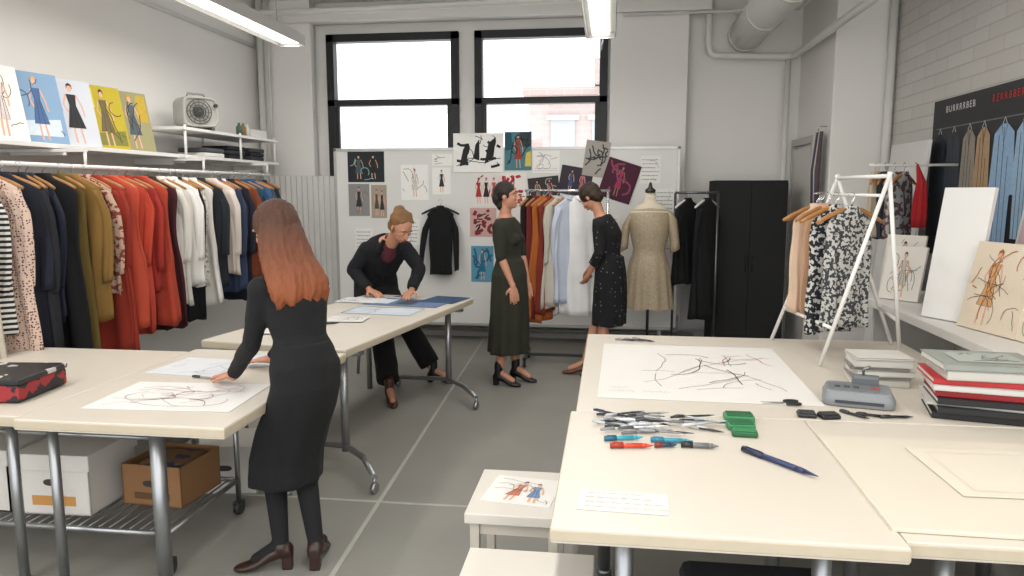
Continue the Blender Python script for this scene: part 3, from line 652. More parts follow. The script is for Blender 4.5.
# ------------------------------------------------------------ black cabinet
t=thing('wardrobe_cabinet','tall matte black storage cabinet in the corner','cabinet',(1.38,7.82,0))
cbm=plast('#060607',.7)
obj('body',MB().box((0,.02,.88),(.70,.44,1.68)).box((0,.02,.02),(.66,.40,.04)),cbm,parent=t,bevel=.004)
for sx in(-1,1):
    dd=obj('door',MB().box((sx*.175,-.215,.88),(.347,.02,1.64)),cbm,parent=t,bevel=.002)
    obj('handle',MB().cyl((sx*.03,-.24,.82),(sx*.03,-.24,.98),.006),plast('#141416'),parent=dd)
t=thing('coat_stand','slim dark metal clothes stand with black garments','clothes stand',(.82,7.3,0))
h=MB();h.cyl((-.2,0,.02),(-.2,0,1.6),.012);h.cyl((.2,0,.02),(.2,0,1.6),.012);h.tube([(-.2,0,1.6),(.2,0,1.6)],.012)
obj('frame',h,metal('#6a6b6d'),parent=t)
for x in(-.2,.2): obj('foot',MB().box((x,0,.0125),(.03,.42,.025)),metal('#6a6b6d'),parent=t)
garment('dress','long black dress hanging on the metal stand','dress',cloth('#0a0a0c'),(.74,7.3,1.587),rad(50),.85,.36,.06,1,seed=101,hgrp='hangers on the metal stand',hlabel='white hanger on the metal stand',hm_=white,group='black garments on the metal stand')
garment('coat','black coat hanging on the metal stand','coat',cloth('#0d0d0f'),(.92,7.3,1.587),rad(50),1.18,.36,.06,1,seed=102,hgrp='hangers on the metal stand',hlabel='white hanger on the metal stand',hm_=white,group='black garments on the metal stand')
garment('sweater','cropped black knitted sweater hanging on the pinboard','sweater',cloth('#08080a'),(-1.76,7.62,1.50),0,.76,.31,.03,1,seed=103,flare=1.0,fold=.2,hgrp='hanger on pinboard',hlabel='black plastic hanger on the pinboard',hm_=plast('#111111'),so=.022,sr=.72)
# ------------------------------------------------------------ middle rack
t=thing('garment_rack','chrome rolling garment rack with shirts and dresses','clothes rack',(-.42,6.85,0))
for x in(-.34,.40): obj('upright',MB().cyl((x,0,.08),(x,0,1.62),.012),chrome,parent=t)
obj('rail',MB().cyl((-.36,0,1.62),(.42,0,1.62),.012),chrome,parent=t)
h=MB();h.box((-.34,0,.08),(.03,.45,.025));h.box((.40,0,.08),(.03,.45,.025));h.box((0.03,0,.08),(.74,.03,.025))
for x in(-.34,.40):
    for y in(-.2,.2): caster(h,x,y)
obj('base',h,plast('#2a2b2d'),parent=t)
for i,(hx,nm,l_,ln,rz,x) in enumerate([('#20100f','dress','dark wine dress',1.1,68,-.73),('#6a201c','dress','deep red dress',1.15,66,-.67),('#a85a24','dress','orange dress',1.18,62,-.61),('#7a2c20','dress','rust dress',1.1,62,-.55),('#bfb9ac','shirt','ivory shirt',1.05,58,-.48),('#bcc4d2','shirt','pale blue shirt',1.0,50,-.38),('#e4e3e1','shirt','large loose white shirt',1.12,4,-.27)]):
    garment(nm,l_+' hanging on the chrome rack',nm,cloth(hx),(x,6.85,1.607),rad(rz),ln,.44 if i==6 else .38,.07 if i==6 else .05,1 if nm=='shirt' else 0,seed=120+i,flare=1.12,group='garments on the chrome rack',collar=nm=='shirt',hgrp='hangers on the chrome rack',hlabel='wooden hanger on the chrome rack')
# ------------------------------------------------------------ dress form
t=thing('dress_form','tailor dress form wearing a beige gold dress','dress form',(.37,7.05,0))
h=MB();h.lathe([(.001,1.60),(.05,1.60),(.052,1.55),(.06,1.51),(.12,1.48),(.185,1.43),(.19,1.36),(.165,1.26),(.165,1.2),(.13,1.05),(.155,.92),(.18,.82),(.17,.78),(.001,.78)],n=28,sy=.62)
obj('torso',h,cloth('#cfc4af',var=.04),parent=t)
obj('neck_cap',MB().lathe([(.001,1.60),(.045,1.60),(.05,1.625),(.02,1.65),(.012,1.69),(.001,1.70)],n=20),mat('#2c2420',rough=.4),parent=t)
h=MB();h.cyl((0,0,.1),(0,0,.85),.014)
for k in range(3):
    a=k*2*PI/3+.5;h.tube([(0,0,.14),(.12*math.cos(a),.12*math.sin(a),.10),(.24*math.cos(a),.24*math.sin(a),.012)],.012,8)
obj('stand',h,plast('#26221f'),parent=t)
rings=[];n=96
for z,a_,b_ in[(1.475,.10,.075),(1.44,.175,.11),(1.37,.200,.13),(1.26,.18,.135),(1.2,.175,.13),(1.08,.148,.11),(1.03,.152,.114),(.96,.18,.14),(.85,.20,.155),(.7,.215,.17),(.52,.235,.19)]:
    tt=max(0,(1.05-z)/.5);rings.append([V((a_*math.cos(u)*(1+.05*tt*math.sin(14*u+math.sin(3*u))),b_*math.sin(u)*(1+.05*tt*math.sin(14*u+math.sin(3*u))),z+.01*tt*math.sin(7*u))) for u in[2*PI*j/n for j in range(n)]])
h=MB();h.loft(rings,caps=False)
for sg in(-1,1):h.loft([[V((sg*x,0,z))+V((.040*q*math.cos(u)*(1 if z<1.38 else .6),.055*q*math.sin(u),.02*q*math.cos(u))) for u in[2*PI*j/16 for j in range(16)]] for x,z,q in((.15,1.43,.7),(.185,1.39,1.15),(.205,1.32,1.2),(.225,1.22,1.05),(.235,1.12,1.1),(.24,1.06,1.15))])
gold=mat('#a3937a',rough=.38,var=.30,scale=60,bump=.5,bscale=160)
obj('dress',h,gold,parent=t,label='knee-length shimmering beige gold lace dress')
# ------------------------------------------------------------ items on right worktables
TZ=.7515
sheet('pattern_sheet','large white paper with a loose line drawing','drawing',.92,1.12,(.43,3.62,TZ+.001),(0,0,rad(-1)),
   scrib(90,'#5a5a5c',14,.003,.25,.9,.2,.8,18,.3,.09)+scrib(91,'#2a2a2a',8,.0045,.4,.75,.3,.75,14,.3,.14)+scrib(92,'#b04a4a',3,.003,.6,.9,.6,.9,8,.35,.12)+script_lines(93,'#8a8a8a',3,.05,.25,.1,.2),bg='#d6d3cd',th=.0015)
sheet('note_sheet','small white note card with handwriting','paper',.25,.14,(.05,2.01,TZ+.001),(0,0,rad(-2)),script_lines(95,'#6a6a6e',4,lw=.0012,amp=.035),bg='#d4d1c9',th=.0015)
def pen(label,p,q,c,cap='#222222',r=.0055,nm='pen',group=None,z=TZ):
    p=V((p[0],p[1],z+r+.001));q=V((q[0],q[1],z+r+.001));d=(q-p);L_=d.length
    o=MB();o.cyl((0,0,0),(L_*.72,0,0),r,n=12);o.cyl((L_*.72,0,0),(L_*.82,0,0),r,r*.9,12);o.cyl((L_*.82,0,0),(L_,0,0),r*.9,.001,12)
    root=obj(nm,o,plast(c,.3),loc=p,rot=(0,0,math.atan2(d.y,d.x)),label=label,cat='pen',group=group)
    c_=MB();c_.cyl((-.006,0,0),(L_*.28,0,0),r*1.12,n=12);c_.box((L_*.14,0,r*1.2),(L_*.24,.003,.003));obj('pen_cap',c_,plast(cap,.3),parent=root)
    return root
cols=['#8a8c90','#2c2d30','#c9cacc','#6f7276','#3a3f46','#b5b6b8','#4a4d52','#dfe0e2','#27364a','#97999c','#55585c','#b8babd','#333539','#c2c4c6']
for i in range(30):
    cx,cy=.02+rnd.random()*.36,2.60+rnd.random()*.22;a=rnd.uniform(-.7,.5);l_=rnd.uniform(.11,.19)
    dx,dy=math.cos(a)*l_/2,math.sin(a)*l_/2
    pen('slim drawing pen in a loose pile on the worktable',(cx-dx,cy-dy),(cx+dx,cy+dy),cols[i%14],cols[(i*5+3)%14],r=.0042,group='drawing pens in a pile',z=TZ+.009*(i%3))
pen('teal blue marker beside the pens',(.16,2.53),(.30,2.53),'#3a8fa8','#2a7a94',.008,'marker')
pen('teal blue marker with dark tip',(.0,2.52),(.13,2.55),'#3a9ab0','#1f5f78',.008,'marker')
pen('orange-red marker lying on the worktable',(.02,2.45),(.16,2.465),'#c9452c','#a03020',.0085,'marker')
pen('dark marker with red band lying on the worktable',(.17,2.475),(.24,2.485),'#2c3c50','#7a2a24',.008,'marker')
pen('silver and black pencil sharpener pen',(.26,2.49),(.38,2.485),'#6a6c6e','#222222',.009,'marker')
pen('thick dark blue pen lying on the worktable',(.46,2.47),(.64,2.25),'#26305a','#1a2040',.009,'pen')
for i,(x,y,a) in enumerate([(.92,2.98,-.9),(.97,2.95,-.3),(1.05,2.92,.1)]):
    pen('black marker beside the adhesive dispenser',(x,y),(x+.12*math.cos(a),y+.12*math.sin(a)),'#17181a','#2b2c2f',.0055,'marker',group='black markers')
def slab(nm,label,cat,w_,d_,h_,loc,rz,m,bev=.006,group=None,cm=None):
    t=thing(nm,label,cat,loc,(0,0,rz),group)
    obj('case',MB().box((0,0,h_/2),(w_,d_,h_)),m,parent=t,bevel=bev)
    obj('lid',MB().box((0,0,h_+.002),(w_*.86,d_*.8,.005)),cm or m,parent=t,bevel=.002)
    return t
gr=plast('#2f7d4c');gr2=plast('#1f5d38')
slab('pin_box','green plastic pin box on the worktable','box',.11,.07,.025,(.50,2.82,TZ),.0,gr,cm=gr2,group='green pin boxes')
slab('pin_box','green plastic pin box beside the pens','box',.10,.05,.022,(.49,2.72,TZ),.1,gr,cm=gr2,group='green pin boxes')
slab('pin_box','dark green plastic pin box','box',.09,.045,.02,(.49,2.64,TZ),-.05,gr2,cm=gr,group='green pin boxes')
slab('eraser_case','small black eraser case on the worktable','case',.075,.055,.016,(.85,2.90,TZ),.2,plast('#1a1b1d'),cm=plast('#2c2d30'))
slab('eraser_case','small black square case beside the pens','case',.07,.055,.016,(.77,2.91,TZ),-.1,plast('#202124'),cm=plast('#303236'))
t=thing('scissors','black-handled scissors lying on the sketch paper','scissors',(.72,3.07,TZ+.004),(0,0,.1))
for sg in(-1,1):
    h=MB();h.add([V((-.0,sg*.004,0)),V((-.09,sg*-.012,0)),V((0,sg*-.006,0)),V((-.0,sg*.004,.003)),V((-.09,sg*-.012,.003)),V((0,sg*-.006,.003))],[(0,1,2),(3,5,4),(0,3,4,1),(1,4,5,2),(2,5,3,0)])
    obj('blade',h,chrome,parent=t)
    obj('handle',MB().tube([(.035+.028*math.cos(u),sg*.02+.014*math.sin(u),.003) for u in[2*PI*j/16 for j in range(16)]],.0045,8,close=True),plast('#151515'),parent=t)
t=thing('tape_dispenser','grey plastic desk tape dispenser with a small lever','dispenser',(1.03,3.14,TZ),(0,0,rad(-14)))
h=MB();h.loft([[V((.135*math.copysign(abs(math.cos(u))**.28,math.cos(u))*k,.10*math.copysign(abs(math.sin(u))**.28,math.sin(u))*k2,z)) for u in[2*PI*(j+.5)/40 for j in range(40)]] for z,k,k2 in((0,.97,.97),(.005,1,1),(.035,1,1),(.040,.97,.96),(.055,.93,.90),(.062,.90,.86))])
obj('housing',h,plast('#7d8184'),parent=t)
obj('top_panel',MB().box((-.02,-.015,.064),(.19,.10,.006)),plast('#6b6f72'),parent=t,bevel=.002)
h=MB();h.box((.03,.055,.078),(.10,.035,.034));h.cyl((-.02,.055,.088),(.08,.055,.088),.018);obj('roller',h,plast('#5d6164'),parent=t,bevel=.004)
obj('lever',MB().tube([(.02,.05,.09),(.02,.055,.128),(.045,.05,.142)],.006),metal('#7a7c7e'),parent=t)
for k in range(3): obj('button',MB().box((-.08+.035*k,-.03,.069),(.022,.016,.006)),plast('#3d4042'),parent=t,bevel=.002)
obj('indicator',MB().box((.06,-.03,.0685),(.03,.014,.005)),plast('#a83a30'),parent=t)
obj('front_slot',MB().box((0,-.101,.022),(.18,.004,.012)),plast('#3a3d40'),parent=t)
def book(label,w_,d_,h_,loc,rz,cov,group,pg='#cfccc4'):
    t=thing('book',label,'book',loc,(0,0,rz),group);cm=mat(cov,rough=.45,var=.05)
    h=MB();h.box((0,0,.0015),(w_,d_,.003));h.box((0,0,h_-.0015),(w_,d_,.003));h.box((0,-d_/2+.002,h_/2),(w_,.004,h_-.002))
    obj('cover',h,cm,parent=t);obj('pages',MB().box((0,.003,h_/2),(w_-.010,d_-.012,h_-.006)),paper(pg),parent=t)
    return t
z=TZ
for i,(hx,hh) in enumerate([('#b9b6ae',.028),('#8a8882',.012),('#c6c3bc',.028),('#7f7e7a',.014),('#bfbcb5',.028),('#cac7c0',.012)]):
    book('grey-white sketchbook in a low stack',.24,.19,hh,(1.22+.006*(i%3),3.50+.01*(i%2),z),rad(4*(i%3)-8),hx,'white sketchbooks in a stack');z+=hh+.001
z=TZ
for i,(hx,hh,l_,w_) in enumerate([('#17181a',.025,'black hardcover book',.36),('#1c1d20',.025,'black hardcover book',.37),('#c4c1bc',.010,'white catalogue',.37),('#1a1b1f',.024,'black notebook',.35),('#a01a20',.026,'red hardcover book',.38),('#c4c1bc',.022,'white catalogue',.37),('#b02428',.022,'bright red hardcover book',.38),('#b9b6af',.034,'grey-white thick book',.36),('#8d928b',.026,'silver-grey picture book',.36)]):
    book(l_+' in the tall stack',w_,.27,hh,(1.45+.014*math.sin(i*2),3.03+.01*math.cos(i*3),z),rad([-14,-12,-16,-11,-13,-12,-9,-6,-4][i]),hx,'books in the tall stack');z+=hh+.001
sheet('book_cover_print','grey printed photo cover on the top book','print',.24,.17,(1.45,3.03,z+.002),(0,0,rad(-4)),scrib(98,'#6a7068',8,.006),bg='#a5a9a2',th=.001)
for i in range(3):
    pen('pencil at the far edge of the worktable',(.05+.05*i,4.30+.02*i),(.17+.05*i,4.28-.01*i),'#3c3f44','#8a8c90',.005,'pencil',group='pencils at the table edge')
# ------------------------------------------------------------ items on left tables
sheet('drawing_sheet','large white paper with a delicate coloured line drawing','drawing',.62,.42,(-1.80,2.86,TZ+.001),(0,0,rad(3)),scrib(110,'#9a7a7a',10,.003,.15,.9,.15,.85,16,.35,.08)+scrib(111,'#b07a8a',5,.004,.3,.7,.3,.7)+scrib(112,'#777777',7,.002),bg='#dad8d4',th=.0015)
sheet('drawing_sheet','white paper with pale pencil lines','drawing',.42,.34,(-1.98,3.36,TZ+.001),(0,0,rad(-6)),scrib(113,'#95928e',7,.003),bg='#ced0d3',th=.0015)
sheet('drawing_sheet','pale blue-white paper under her arm','drawing',.4,.3,(-1.68,3.56,TZ+.0025),(0,0,rad(12)),scrib(114,'#8a929a',7,.003),bg='#c4cace',th=.0015)
pen('silver pen lying on the drawing table',(-1.92,3.16),(-1.78,3.13),'#8a8c90','#333333',.005,'pen')
for i,(x,y,w_,d_,bgc,rz,l_) in enumerate([(-1.62,5.15,.55,.34,'#c3cad2',-6,'pale drawing board sheet with frame lines'),(-1.55,5.56,.62,.36,'#5f7394',-10,'slate blue sheet with pasted photos'),(-1.30,5.74,.3,.34,'#2c466a',-14,'dark blue folder sheet'),(-1.95,5.62,.34,.26,'#d2d4d6',-4,'white drawing paper under her hand'),(-1.75,4.75,.26,.2,'#d4d3cf',4,'small white sketch paper'),(-2.0,4.35,.36,.3,'#d4d2ce',10,'large white sketch paper')]):
    sheet('drawing_sheet',l_+' on the table','drawing',w_,d_,(x,y,TZ+.001+.0016*i),(0,0,rad(rz)),scrib(120+i,'#454f5a',7,.004)+([('l','#2c3440',.010,[(.03,.04),(.97,.04),(.97,.96),(.03,.96),(.03,.04)])] if i<1 else [])+([('p','#c9d2dc',[(.08,.2),(.3,.2),(.3,.8),(.08,.8)]),('p','#3a3f50',[(.4,.2),(.62,.2),(.62,.8),(.4,.8)])] if i==1 else []),bg=bgc,th=.0015)
pen('dark pen lying on the long table',(-1.88,4.55),(-1.75,4.6),'#2a2b2d','#444444',.006,'pen')
t=thing('storage_case','black and red patterned case on the side table','case',(-2.66,2.80,.7495),(0,0,rad(6)))
obj('case_body',MB().box((0,0,.04),(.50,.32,.075)),mat('#191517',rough=.5,pat='noise',hex2='#8f1f26',ps=9,th=.53),parent=t,bevel=.01)
obj('case_lid',MB().box((0,0,.088),(.51,.33,.022)),mat('#161618',rough=.4,pat='noise',hex2='#b9b4b0',ps=13,th=.6),parent=t,bevel=.006)
for x in(.1,-.1): obj('latch',MB().box((x,-.168,.07),(.05,.01,.03)),chrome,parent=t,bevel=.002)
t=thing('trolley','low steel wire trolley on wheels under the tables','trolley',(-2.38,3.05,0))
h=MB();z_=.18
for a,b_ in(((-.62,-.3),(.55,-.3)),((-.62,.3),(.55,.3))):h.cyl((a[0],a[1],z_),(b_[0],b_[1],z_),.012)
for x in(-.62,.55):h.cyl((x,-.3,z_),(x,.3,z_),.012)
for k in range(24):h.cyl((-.6+k*.048,-.3,z_),(-.6+k*.048,.3,z_),.004,n=6)
for x in(-.62,.55):
    for y in(-.3,.3):h.cyl((x,y,.06),(x,y,.62),.013)
h.cyl((-.62,-.3,.6),(.55,-.3,.6),.01);h.cyl((-.62,.3,.6),(.55,.3,.6),.01)
obj('frame',h,steel,parent=t)
for x in(-.62,.55):
    for y in(-.3,.3):
        h=MB();h.cyl((x-.014,y,.035),(x+.014,y,.035),.035,n=18);h.box((x,y,.06),(.04,.05,.02));obj('caster',h,plast('#2b2c2e'),parent=t)
def carton(label,w_,d_,h_,loc,rz,hx,lid=True,hx2=None):
    t=thing('storage_box',label,'box',loc,(0,0,rz));m=mat(hx,rough=.8,var=.05);e=.006
    h=MB();h.box((0,0,e/2),(w_,d_,e));h.box((0,-d_/2+e/2,h_/2),(w_,e,h_));h.box((0,d_/2-e/2,h_/2),(w_,e,h_));h.box((-w_/2+e/2,0,h_/2),(e,d_,h_));h.box((w_/2-e/2,0,h_/2),(e,d_,h_))
    obj('box_body',h,m,parent=t)
    if lid:
        h=MB();h.box((0,0,h_+.004),(w_+.016,d_+.016,.006));h.box((0,-d_/2-.008,h_-.03),(w_+.016,.004,.07));h.box((0,d_/2+.008,h_-.03),(w_+.016,.004,.07));h.box((-w_/2-.008,0,h_-.03),(.004,d_+.016,.07));h.box((w_/2+.008,0,h_-.03),(.004,d_+.016,.07))
        obj('box_lid',h,m,parent=t,bevel=.001)
    h=MB();h.add([V((.045*math.copysign(abs(math.cos(u))**.6,math.cos(u)),-d_/2-.0012,h_*.55+.016*math.sin(u))) for u in[2*PI*j/20 for j in range(20)]],[list(range(20))]);obj('hand_hole',h,plast('#3a3632'),parent=t)
    if hx2:
        obj('box_print',MB().box((.0,-d_/2-.001,h_*.24),(w_*.6,.002,h_*.16)),mat(hx2,rough=.7),parent=t)
    return t
carton('white cardboard archive box with a lid on the trolley',.34,.34,.28,(-2.80,3.0,.196),0,'#cac6c0',hx2='#8a8d92')
carton('white cardboard archive box beside the other on the trolley',.34,.34,.27,(-2.42,3.0,.196),rad(2),'#d0ccc5',hx2='#c08a4a')
carton('open brown cardboard box on the trolley',.30,.3,.19,(-2.03,3.12,.196),rad(-4),'#8a6440',lid=False,hx2='#5f4226')
obj('folded_cloth',MB().box((0,0,.05),(.24,.24,.1)),cloth('#7a5a3c',pat='noise',hex2='#3a3f55',ps=12,th=.5),loc=(-2.03,3.12,.28),bevel=.03,label='rumpled brown and blue fabric inside the open box',cat='fabric')
carton('white storage box standing on the floor under the drawing table',.34,.3,.26,(-2.05,3.72,.001),rad(8),'#d3d0ca')
carton('grey storage box on the floor beneath the clothes rail',.4,.36,.3,(-2.9,4.2,.001),rad(4),'#77756f')
# ------------------------------------------------------------ people
skin=mat('#b98469',rough=.5,var=.05,scale=9)
def frame(fw,up=V((0,0,1))):
    fw=V(fw).normalized();l=up.cross(fw).normalized();u=fw.cross(l).normalized();return fw,l,u
def tring(c,l,f,a,b_,n=28): return [c+l*(a*math.cos(2*PI*j/n))+f*(b_*math.sin(2*PI*j/n)) for j in range(n)]
def torso(mb,P,C,N_,lP,lC,g=0,k=1.0,top=True):
    pts=[(P+V((0,0,-.10)),.11,.09,0),(P+V((0,0,-.05)),.158,.105,0),(P+V((0,0,.02)),.160,.108,0)]
    for t,a,b_ in((.3,.142,.094),(.52,.116,.083),(.78,.130,.095),(1,.145,.106)): pts.append((P.lerp(C,t),a,b_,t))
    for t,a,b_ in((.4,.158,.095),(.68,.140,.078),(.88,.088,.062),(1.0,.055,.052)): 
        if top or t<.9: pts.append((C.lerp(N_,t),a,b_,1))
    rg=[]
    for i,(c,a,b_,t) in enumerate(pts):
        d=(pts[min(i+1,len(pts)-1)][0]-pts[max(i-1,0)][0]).normalized()
        l=lP.lerp(lC,t);l=(l-d*l.dot(d)).normalized();f=l.cross(d)
        rg.append(tring(c,l,f,(a+g)*k,(b_+g)*k))
    mb.loft(rg)
def hand(mb,W,d,n,side,curl=.5,k=1.0):
    d=V(d).normalized();n=V(n);n=(n-d*n.dot(d)).normalized();s=d.cross(n)*side
    mb.ell(W+d*.045*k,(.052*k,.037*k,.016*k),(d,s,n));mb.cap(W-d*.01,W+d*.03*k,.024*k,.02*k)
    for i,(ln,off) in enumerate(((.068,.031),(.078,.0105),(.072,-.0105),(.056,-.031))):
        b_=W+d*(.083-.004*abs(i-1))*k+s*off*k;dd=(d+s*(off*2.2)).normalized();ang=0;p=b_
        for j,(f_,r0,r1) in enumerate(((.45,.0092,.0085),(.3,.0085,.0078),(.25,.0078,.0066))):
            ang+=curl*(.35,.6,.5)[j];v=dd*math.cos(ang)+n*math.sin(ang);q=p+v*(ln*f_*k);mb.cap(p,q,r0*k,r1*k,10);p=q
        mb.cap(W+d*.05*k+s*off*.8*k,b_,.011*k,.0095*k,10)
    p=W+d*.02*k+s*.026*k;q=p+(d*.6+s*.75+n*.25).normalized()*.04*k;mb.cap(p,q,.014*k,.010*k,10);mb.cap(q,q+(d*.9+s*.25+n*.3).normalized()*.03*k,.010*k,.0078*k,10)
def person(name,label,J,hairs,cloths,vox=.005,k=1.0,shoe='#3a2820',shoe2=None,heel=.03,collarh=.06,thin=1.0):
    t=thing(name,label,'person',(J['P'].x,J['P'].y,0))
    off=V((J['P'].x,J['P'].y,0))
    P,C,N_,H=J['P'],J['C'],J['N'],J['H']
    lP,lC=J['lP'],J['lC'];hf,hl,hu=frame(J['hf'],J.get('hup',V((0,0,1))))
    mb=MB();torso(mb,P,C,N_,lP,lC,0,k)
    sh={}
    for sd,sg in(('l',1),('r',-1)):
        S0=C.lerp(N_,.50)+lC*(sg*.150*k);E=J['e'+sd];W=J['w'+sd];sh[sd]=S0
        mb.cap(S0,E,.042*k,.033*k);mb.ell(S0,.047*k);mb.cap(E,E.lerp(W,.35),.033*k,.033*k);mb.cap(E.lerp(W,.35),W,.033*k,.022*k)
        mb.cap(C.lerp(N_,.75),S0,.050*k,.042*k)
        hand(mb,W,J['h'+sd],J.get('n'+sd,V((0,0,-1))),sg*J.get('ts',1),J.get('curl',.5),k)
        hp=P+lP*(sg*.080*k*thin)-V((0,0,.04));K=J['k'+sd];A_=J['a'+sd];T=J['t'+sd]
        mb.cap(hp,K,.082*k*thin,.053*k);mb.cap(K,K.lerp(A_,.35),.051*k,.051*k);mb.cap(K.lerp(A_,.35),A_,.051*k,.033*k);mb.cap(A_,T,.030,.024)
    mb.cap(N_-V((0,0,.03)),H-hu*.05-hf*.015,.052*k,.046*k)
    mb.ell(H+hu*.025-hf*.012,(.093*k,.075*k,.088*k),(hf,hl,hu),24);mb.ell(H-hu*.03+hf*.018,(.07*k,.058*k,.078*k),(hf,hl,hu),20)
    mb.ell(H-hu*.083+hf*.052,(.025*k,.028*k,.02*k),(hf,hl,hu))
    mb.cap(H+hu*.008+hf*.084*k,H-hu*.026+hf*.103*k,.0075,.011);mb.ell(H-hu*.03+hf*.092,(.012,.018,.009),(hf,hl,hu))
    mb.ell(H-hu*.055+hf*.083*k,(.012,.024,.012),(hf,hl,hu))
    for sg in(-1,1):
        mb.ell(H+hl*(sg*.074*k)-hf*.005-hu*.005,(.018,.009,.03),(hf,hl,hu),12)
        mb.ell(H+hl*(sg*.036)+hu*.028+hf*.074,(.014,.022,.008),(hf,hl,hu),10)
        mb.ell(H+hl*(sg*.036)-hu*.02+hf*.062,(.02,.02,.02),(hf,hl,hu),10)
    mb.v=[tuple(V(p)-off) for p in mb.v]
    obj('body',remesh(mb,vox,3),skin,parent=t)
    def lc(m_): m_.v=[tuple(V(p)-off) for p in m_.v];return m_
    for sg in(-1,1):
        e=MB();c=H+hl*(sg*.032*k)+hu*.006+hf*.076*k
        e.ell(c,(.008,.013,.0055),(hf,hl,hu),12);e.ell(c+hf*.006,(.004,.006,.0055),(hf,hl,hu),10,mi=1);obj('eye',lc(e),[plast('#b8b2aa'),plast('#2a1c14')],parent=t)
        e=MB();e.tube([H+hl*(sg*.016)+hu*.030+hf*.088*k,H+hl*(sg*.032)+hu*.036+hf*.086*k,H+hl*(sg*.050)+hu*.028+hf*.076*k],.0032,6);obj('eyebrow',lc(e),mat('#3a2418'),parent=t)
    e=MB();e.ell(H-hu*.052+hf*.094*k,(.006,.021,.0045),(hf,hl,hu),12);e.ell(H-hu*.060+hf*.092*k,(.007,.017,.005),(hf,hl,hu),12);obj('lips',lc(e),mat('#98483f',rough=.4),parent=t)
    for (nm,m_,mbf,vx,sm_,amp,fs,st,lb) in cloths(J,sh,hf,hl,hu,k):
        c_=lc(mbf);me=remesh(c_,vx,sm_,amp,fs,rnd.random()*9,st) if vx else c_
        obj(nm,me,m_,parent=t,label=lb)
    for (nm,m_,mbf,vx,amp,fs,st) in hairs(H,hf,hl,hu,k):
        c_=lc(mbf);me=remesh(c_,vx,3,amp,fs,rnd.random()*9,st) if vx else c_
        obj(nm,me,m_,parent=t)
    for sd in('l','r'):
        A_,T=J['a'+sd],J['t'+sd];d=(T-A_);d.z=0;d.normalize();s=V((0,0,1)).cross(d);g=V((A_.x,A_.y,0))
        e=MB();rg=[]
        for x,wd_,h_,z0 in((-.05,.022,.05,heel),(-.035,.034,.07,heel),(.0,.036,.075,heel),(.05,.036,.062,heel*.7),(.10,.042,.045,heel*.25),(.15,.04,.034,.004),(.185,.028,.026,.004),(.2,.01,.015,.006)):
            rg.append([g+d*x+s*(wd_*math.cos(u))+V((0,0,z0+h_/2+h_/2*math.sin(u))) for u in[2*PI*j/16 for j in range(16)]])
        e.loft(rg);e.box(g+d*-.025+V((0,0,(heel+.02)/2)),(.045,.045,heel+.02),R=Matrix((d,s,V((0,0,1)))).transposed())
        e.cap(g+V((0,0,heel+.05)),V((A_.x,A_.y,heel+collarh)),.038,.038)
        obj('shoe',remesh(lc(e),.006,2),mat((shoe2 if sd=='l' and shoe2 else shoe),rough=.4,var=.08),parent=t)
    return t
def sleeves(mb,J,sh,g,k,to=1.0,flare=0):
    for sd in('l','r'):
        S0,E,W=sh[sd],J['e'+sd],J['w'+sd]
        mb.ell(S0,(.052+g)*k);mb.cap(S0,E,(.048+g)*k,(.038+g)*k)
        mb.cap(J['C'].lerp(J['N'],.72),S0,(.052+g)*k,(.046+g)*k)
        if to>0:
            Q=E.lerp(W,to);mb.cyl(E,Q,(.038+g)*k,(.029+g+flare)*k,16);mb.ell(E,(.038+g)*k)
def skirt(mb,rows,lP,n=40,fold=.04,nf=9,ph=0):
    rg=[]
    for i,(c,a,b_) in enumerate(rows):
        t=i/(len(rows)-1);f=lP.cross(V((0,0,1))).normalized()
        rg.append([c+lP*(a*math.cos(u)*(1+fold*t*math.sin(nf*u+ph)))+f*(b_*math.sin(u)*(1+fold*t*math.sin(nf*u+ph))) for u in[2*PI*j/n for j in range(n)]])
    mb.loft(rg)
def legs_cl(mb,J,g,k,z_end=.0,flare=0):
    for sd,sg in(('l',1),('r',-1)):
        hp=J['P']+J['lP']*(sg*.085*k)-V((0,0,.04));K=J['k'+sd];A_=J['a'+sd]
        mb.cap(hp,K,(.088+g)*k,(.060+g)*k);E_=K.lerp(A_,1-z_end);mb.cyl(K,K.lerp(A_,.35),(.060+g)*k,(.056+g+flare*.4)*k);mb.cyl(K.lerp(A_,.35),E_,(.056+g+flare*.4)*k,(.038+g+flare)*k);mb.ell(K,(.060+g)*k)
def hairmat(h,**kw): return mat(h,rough=.55,var=.3,scale=14,bump=.6,bscale=60,stretch=(6,6,.6),**kw)
def strandloft(mb,rows,l,seed,n=72,amp=.10):
    r=random.Random(seed);jit=[r.uniform(-1,1) for _ in range(n)];f=l.cross(V((0,0,1)))
    rg=[]
    for i,(c,a,b_) in enumerate(rows):
        t=i/(len(rows)-1)
        rg.append([c+l*(a*(1+amp*(.3+t)*jit[j])*math.cos(2*PI*j/n+.05*math.sin(i*1.1)))+f*(b_*(1+amp*(.3+t)*jit[(j*7)%n])*math.sin(2*PI*j/n))+V((0,0,-.03*t*jit[(j*5)%n])) for j in range(n)])
    mb.loft(rg)
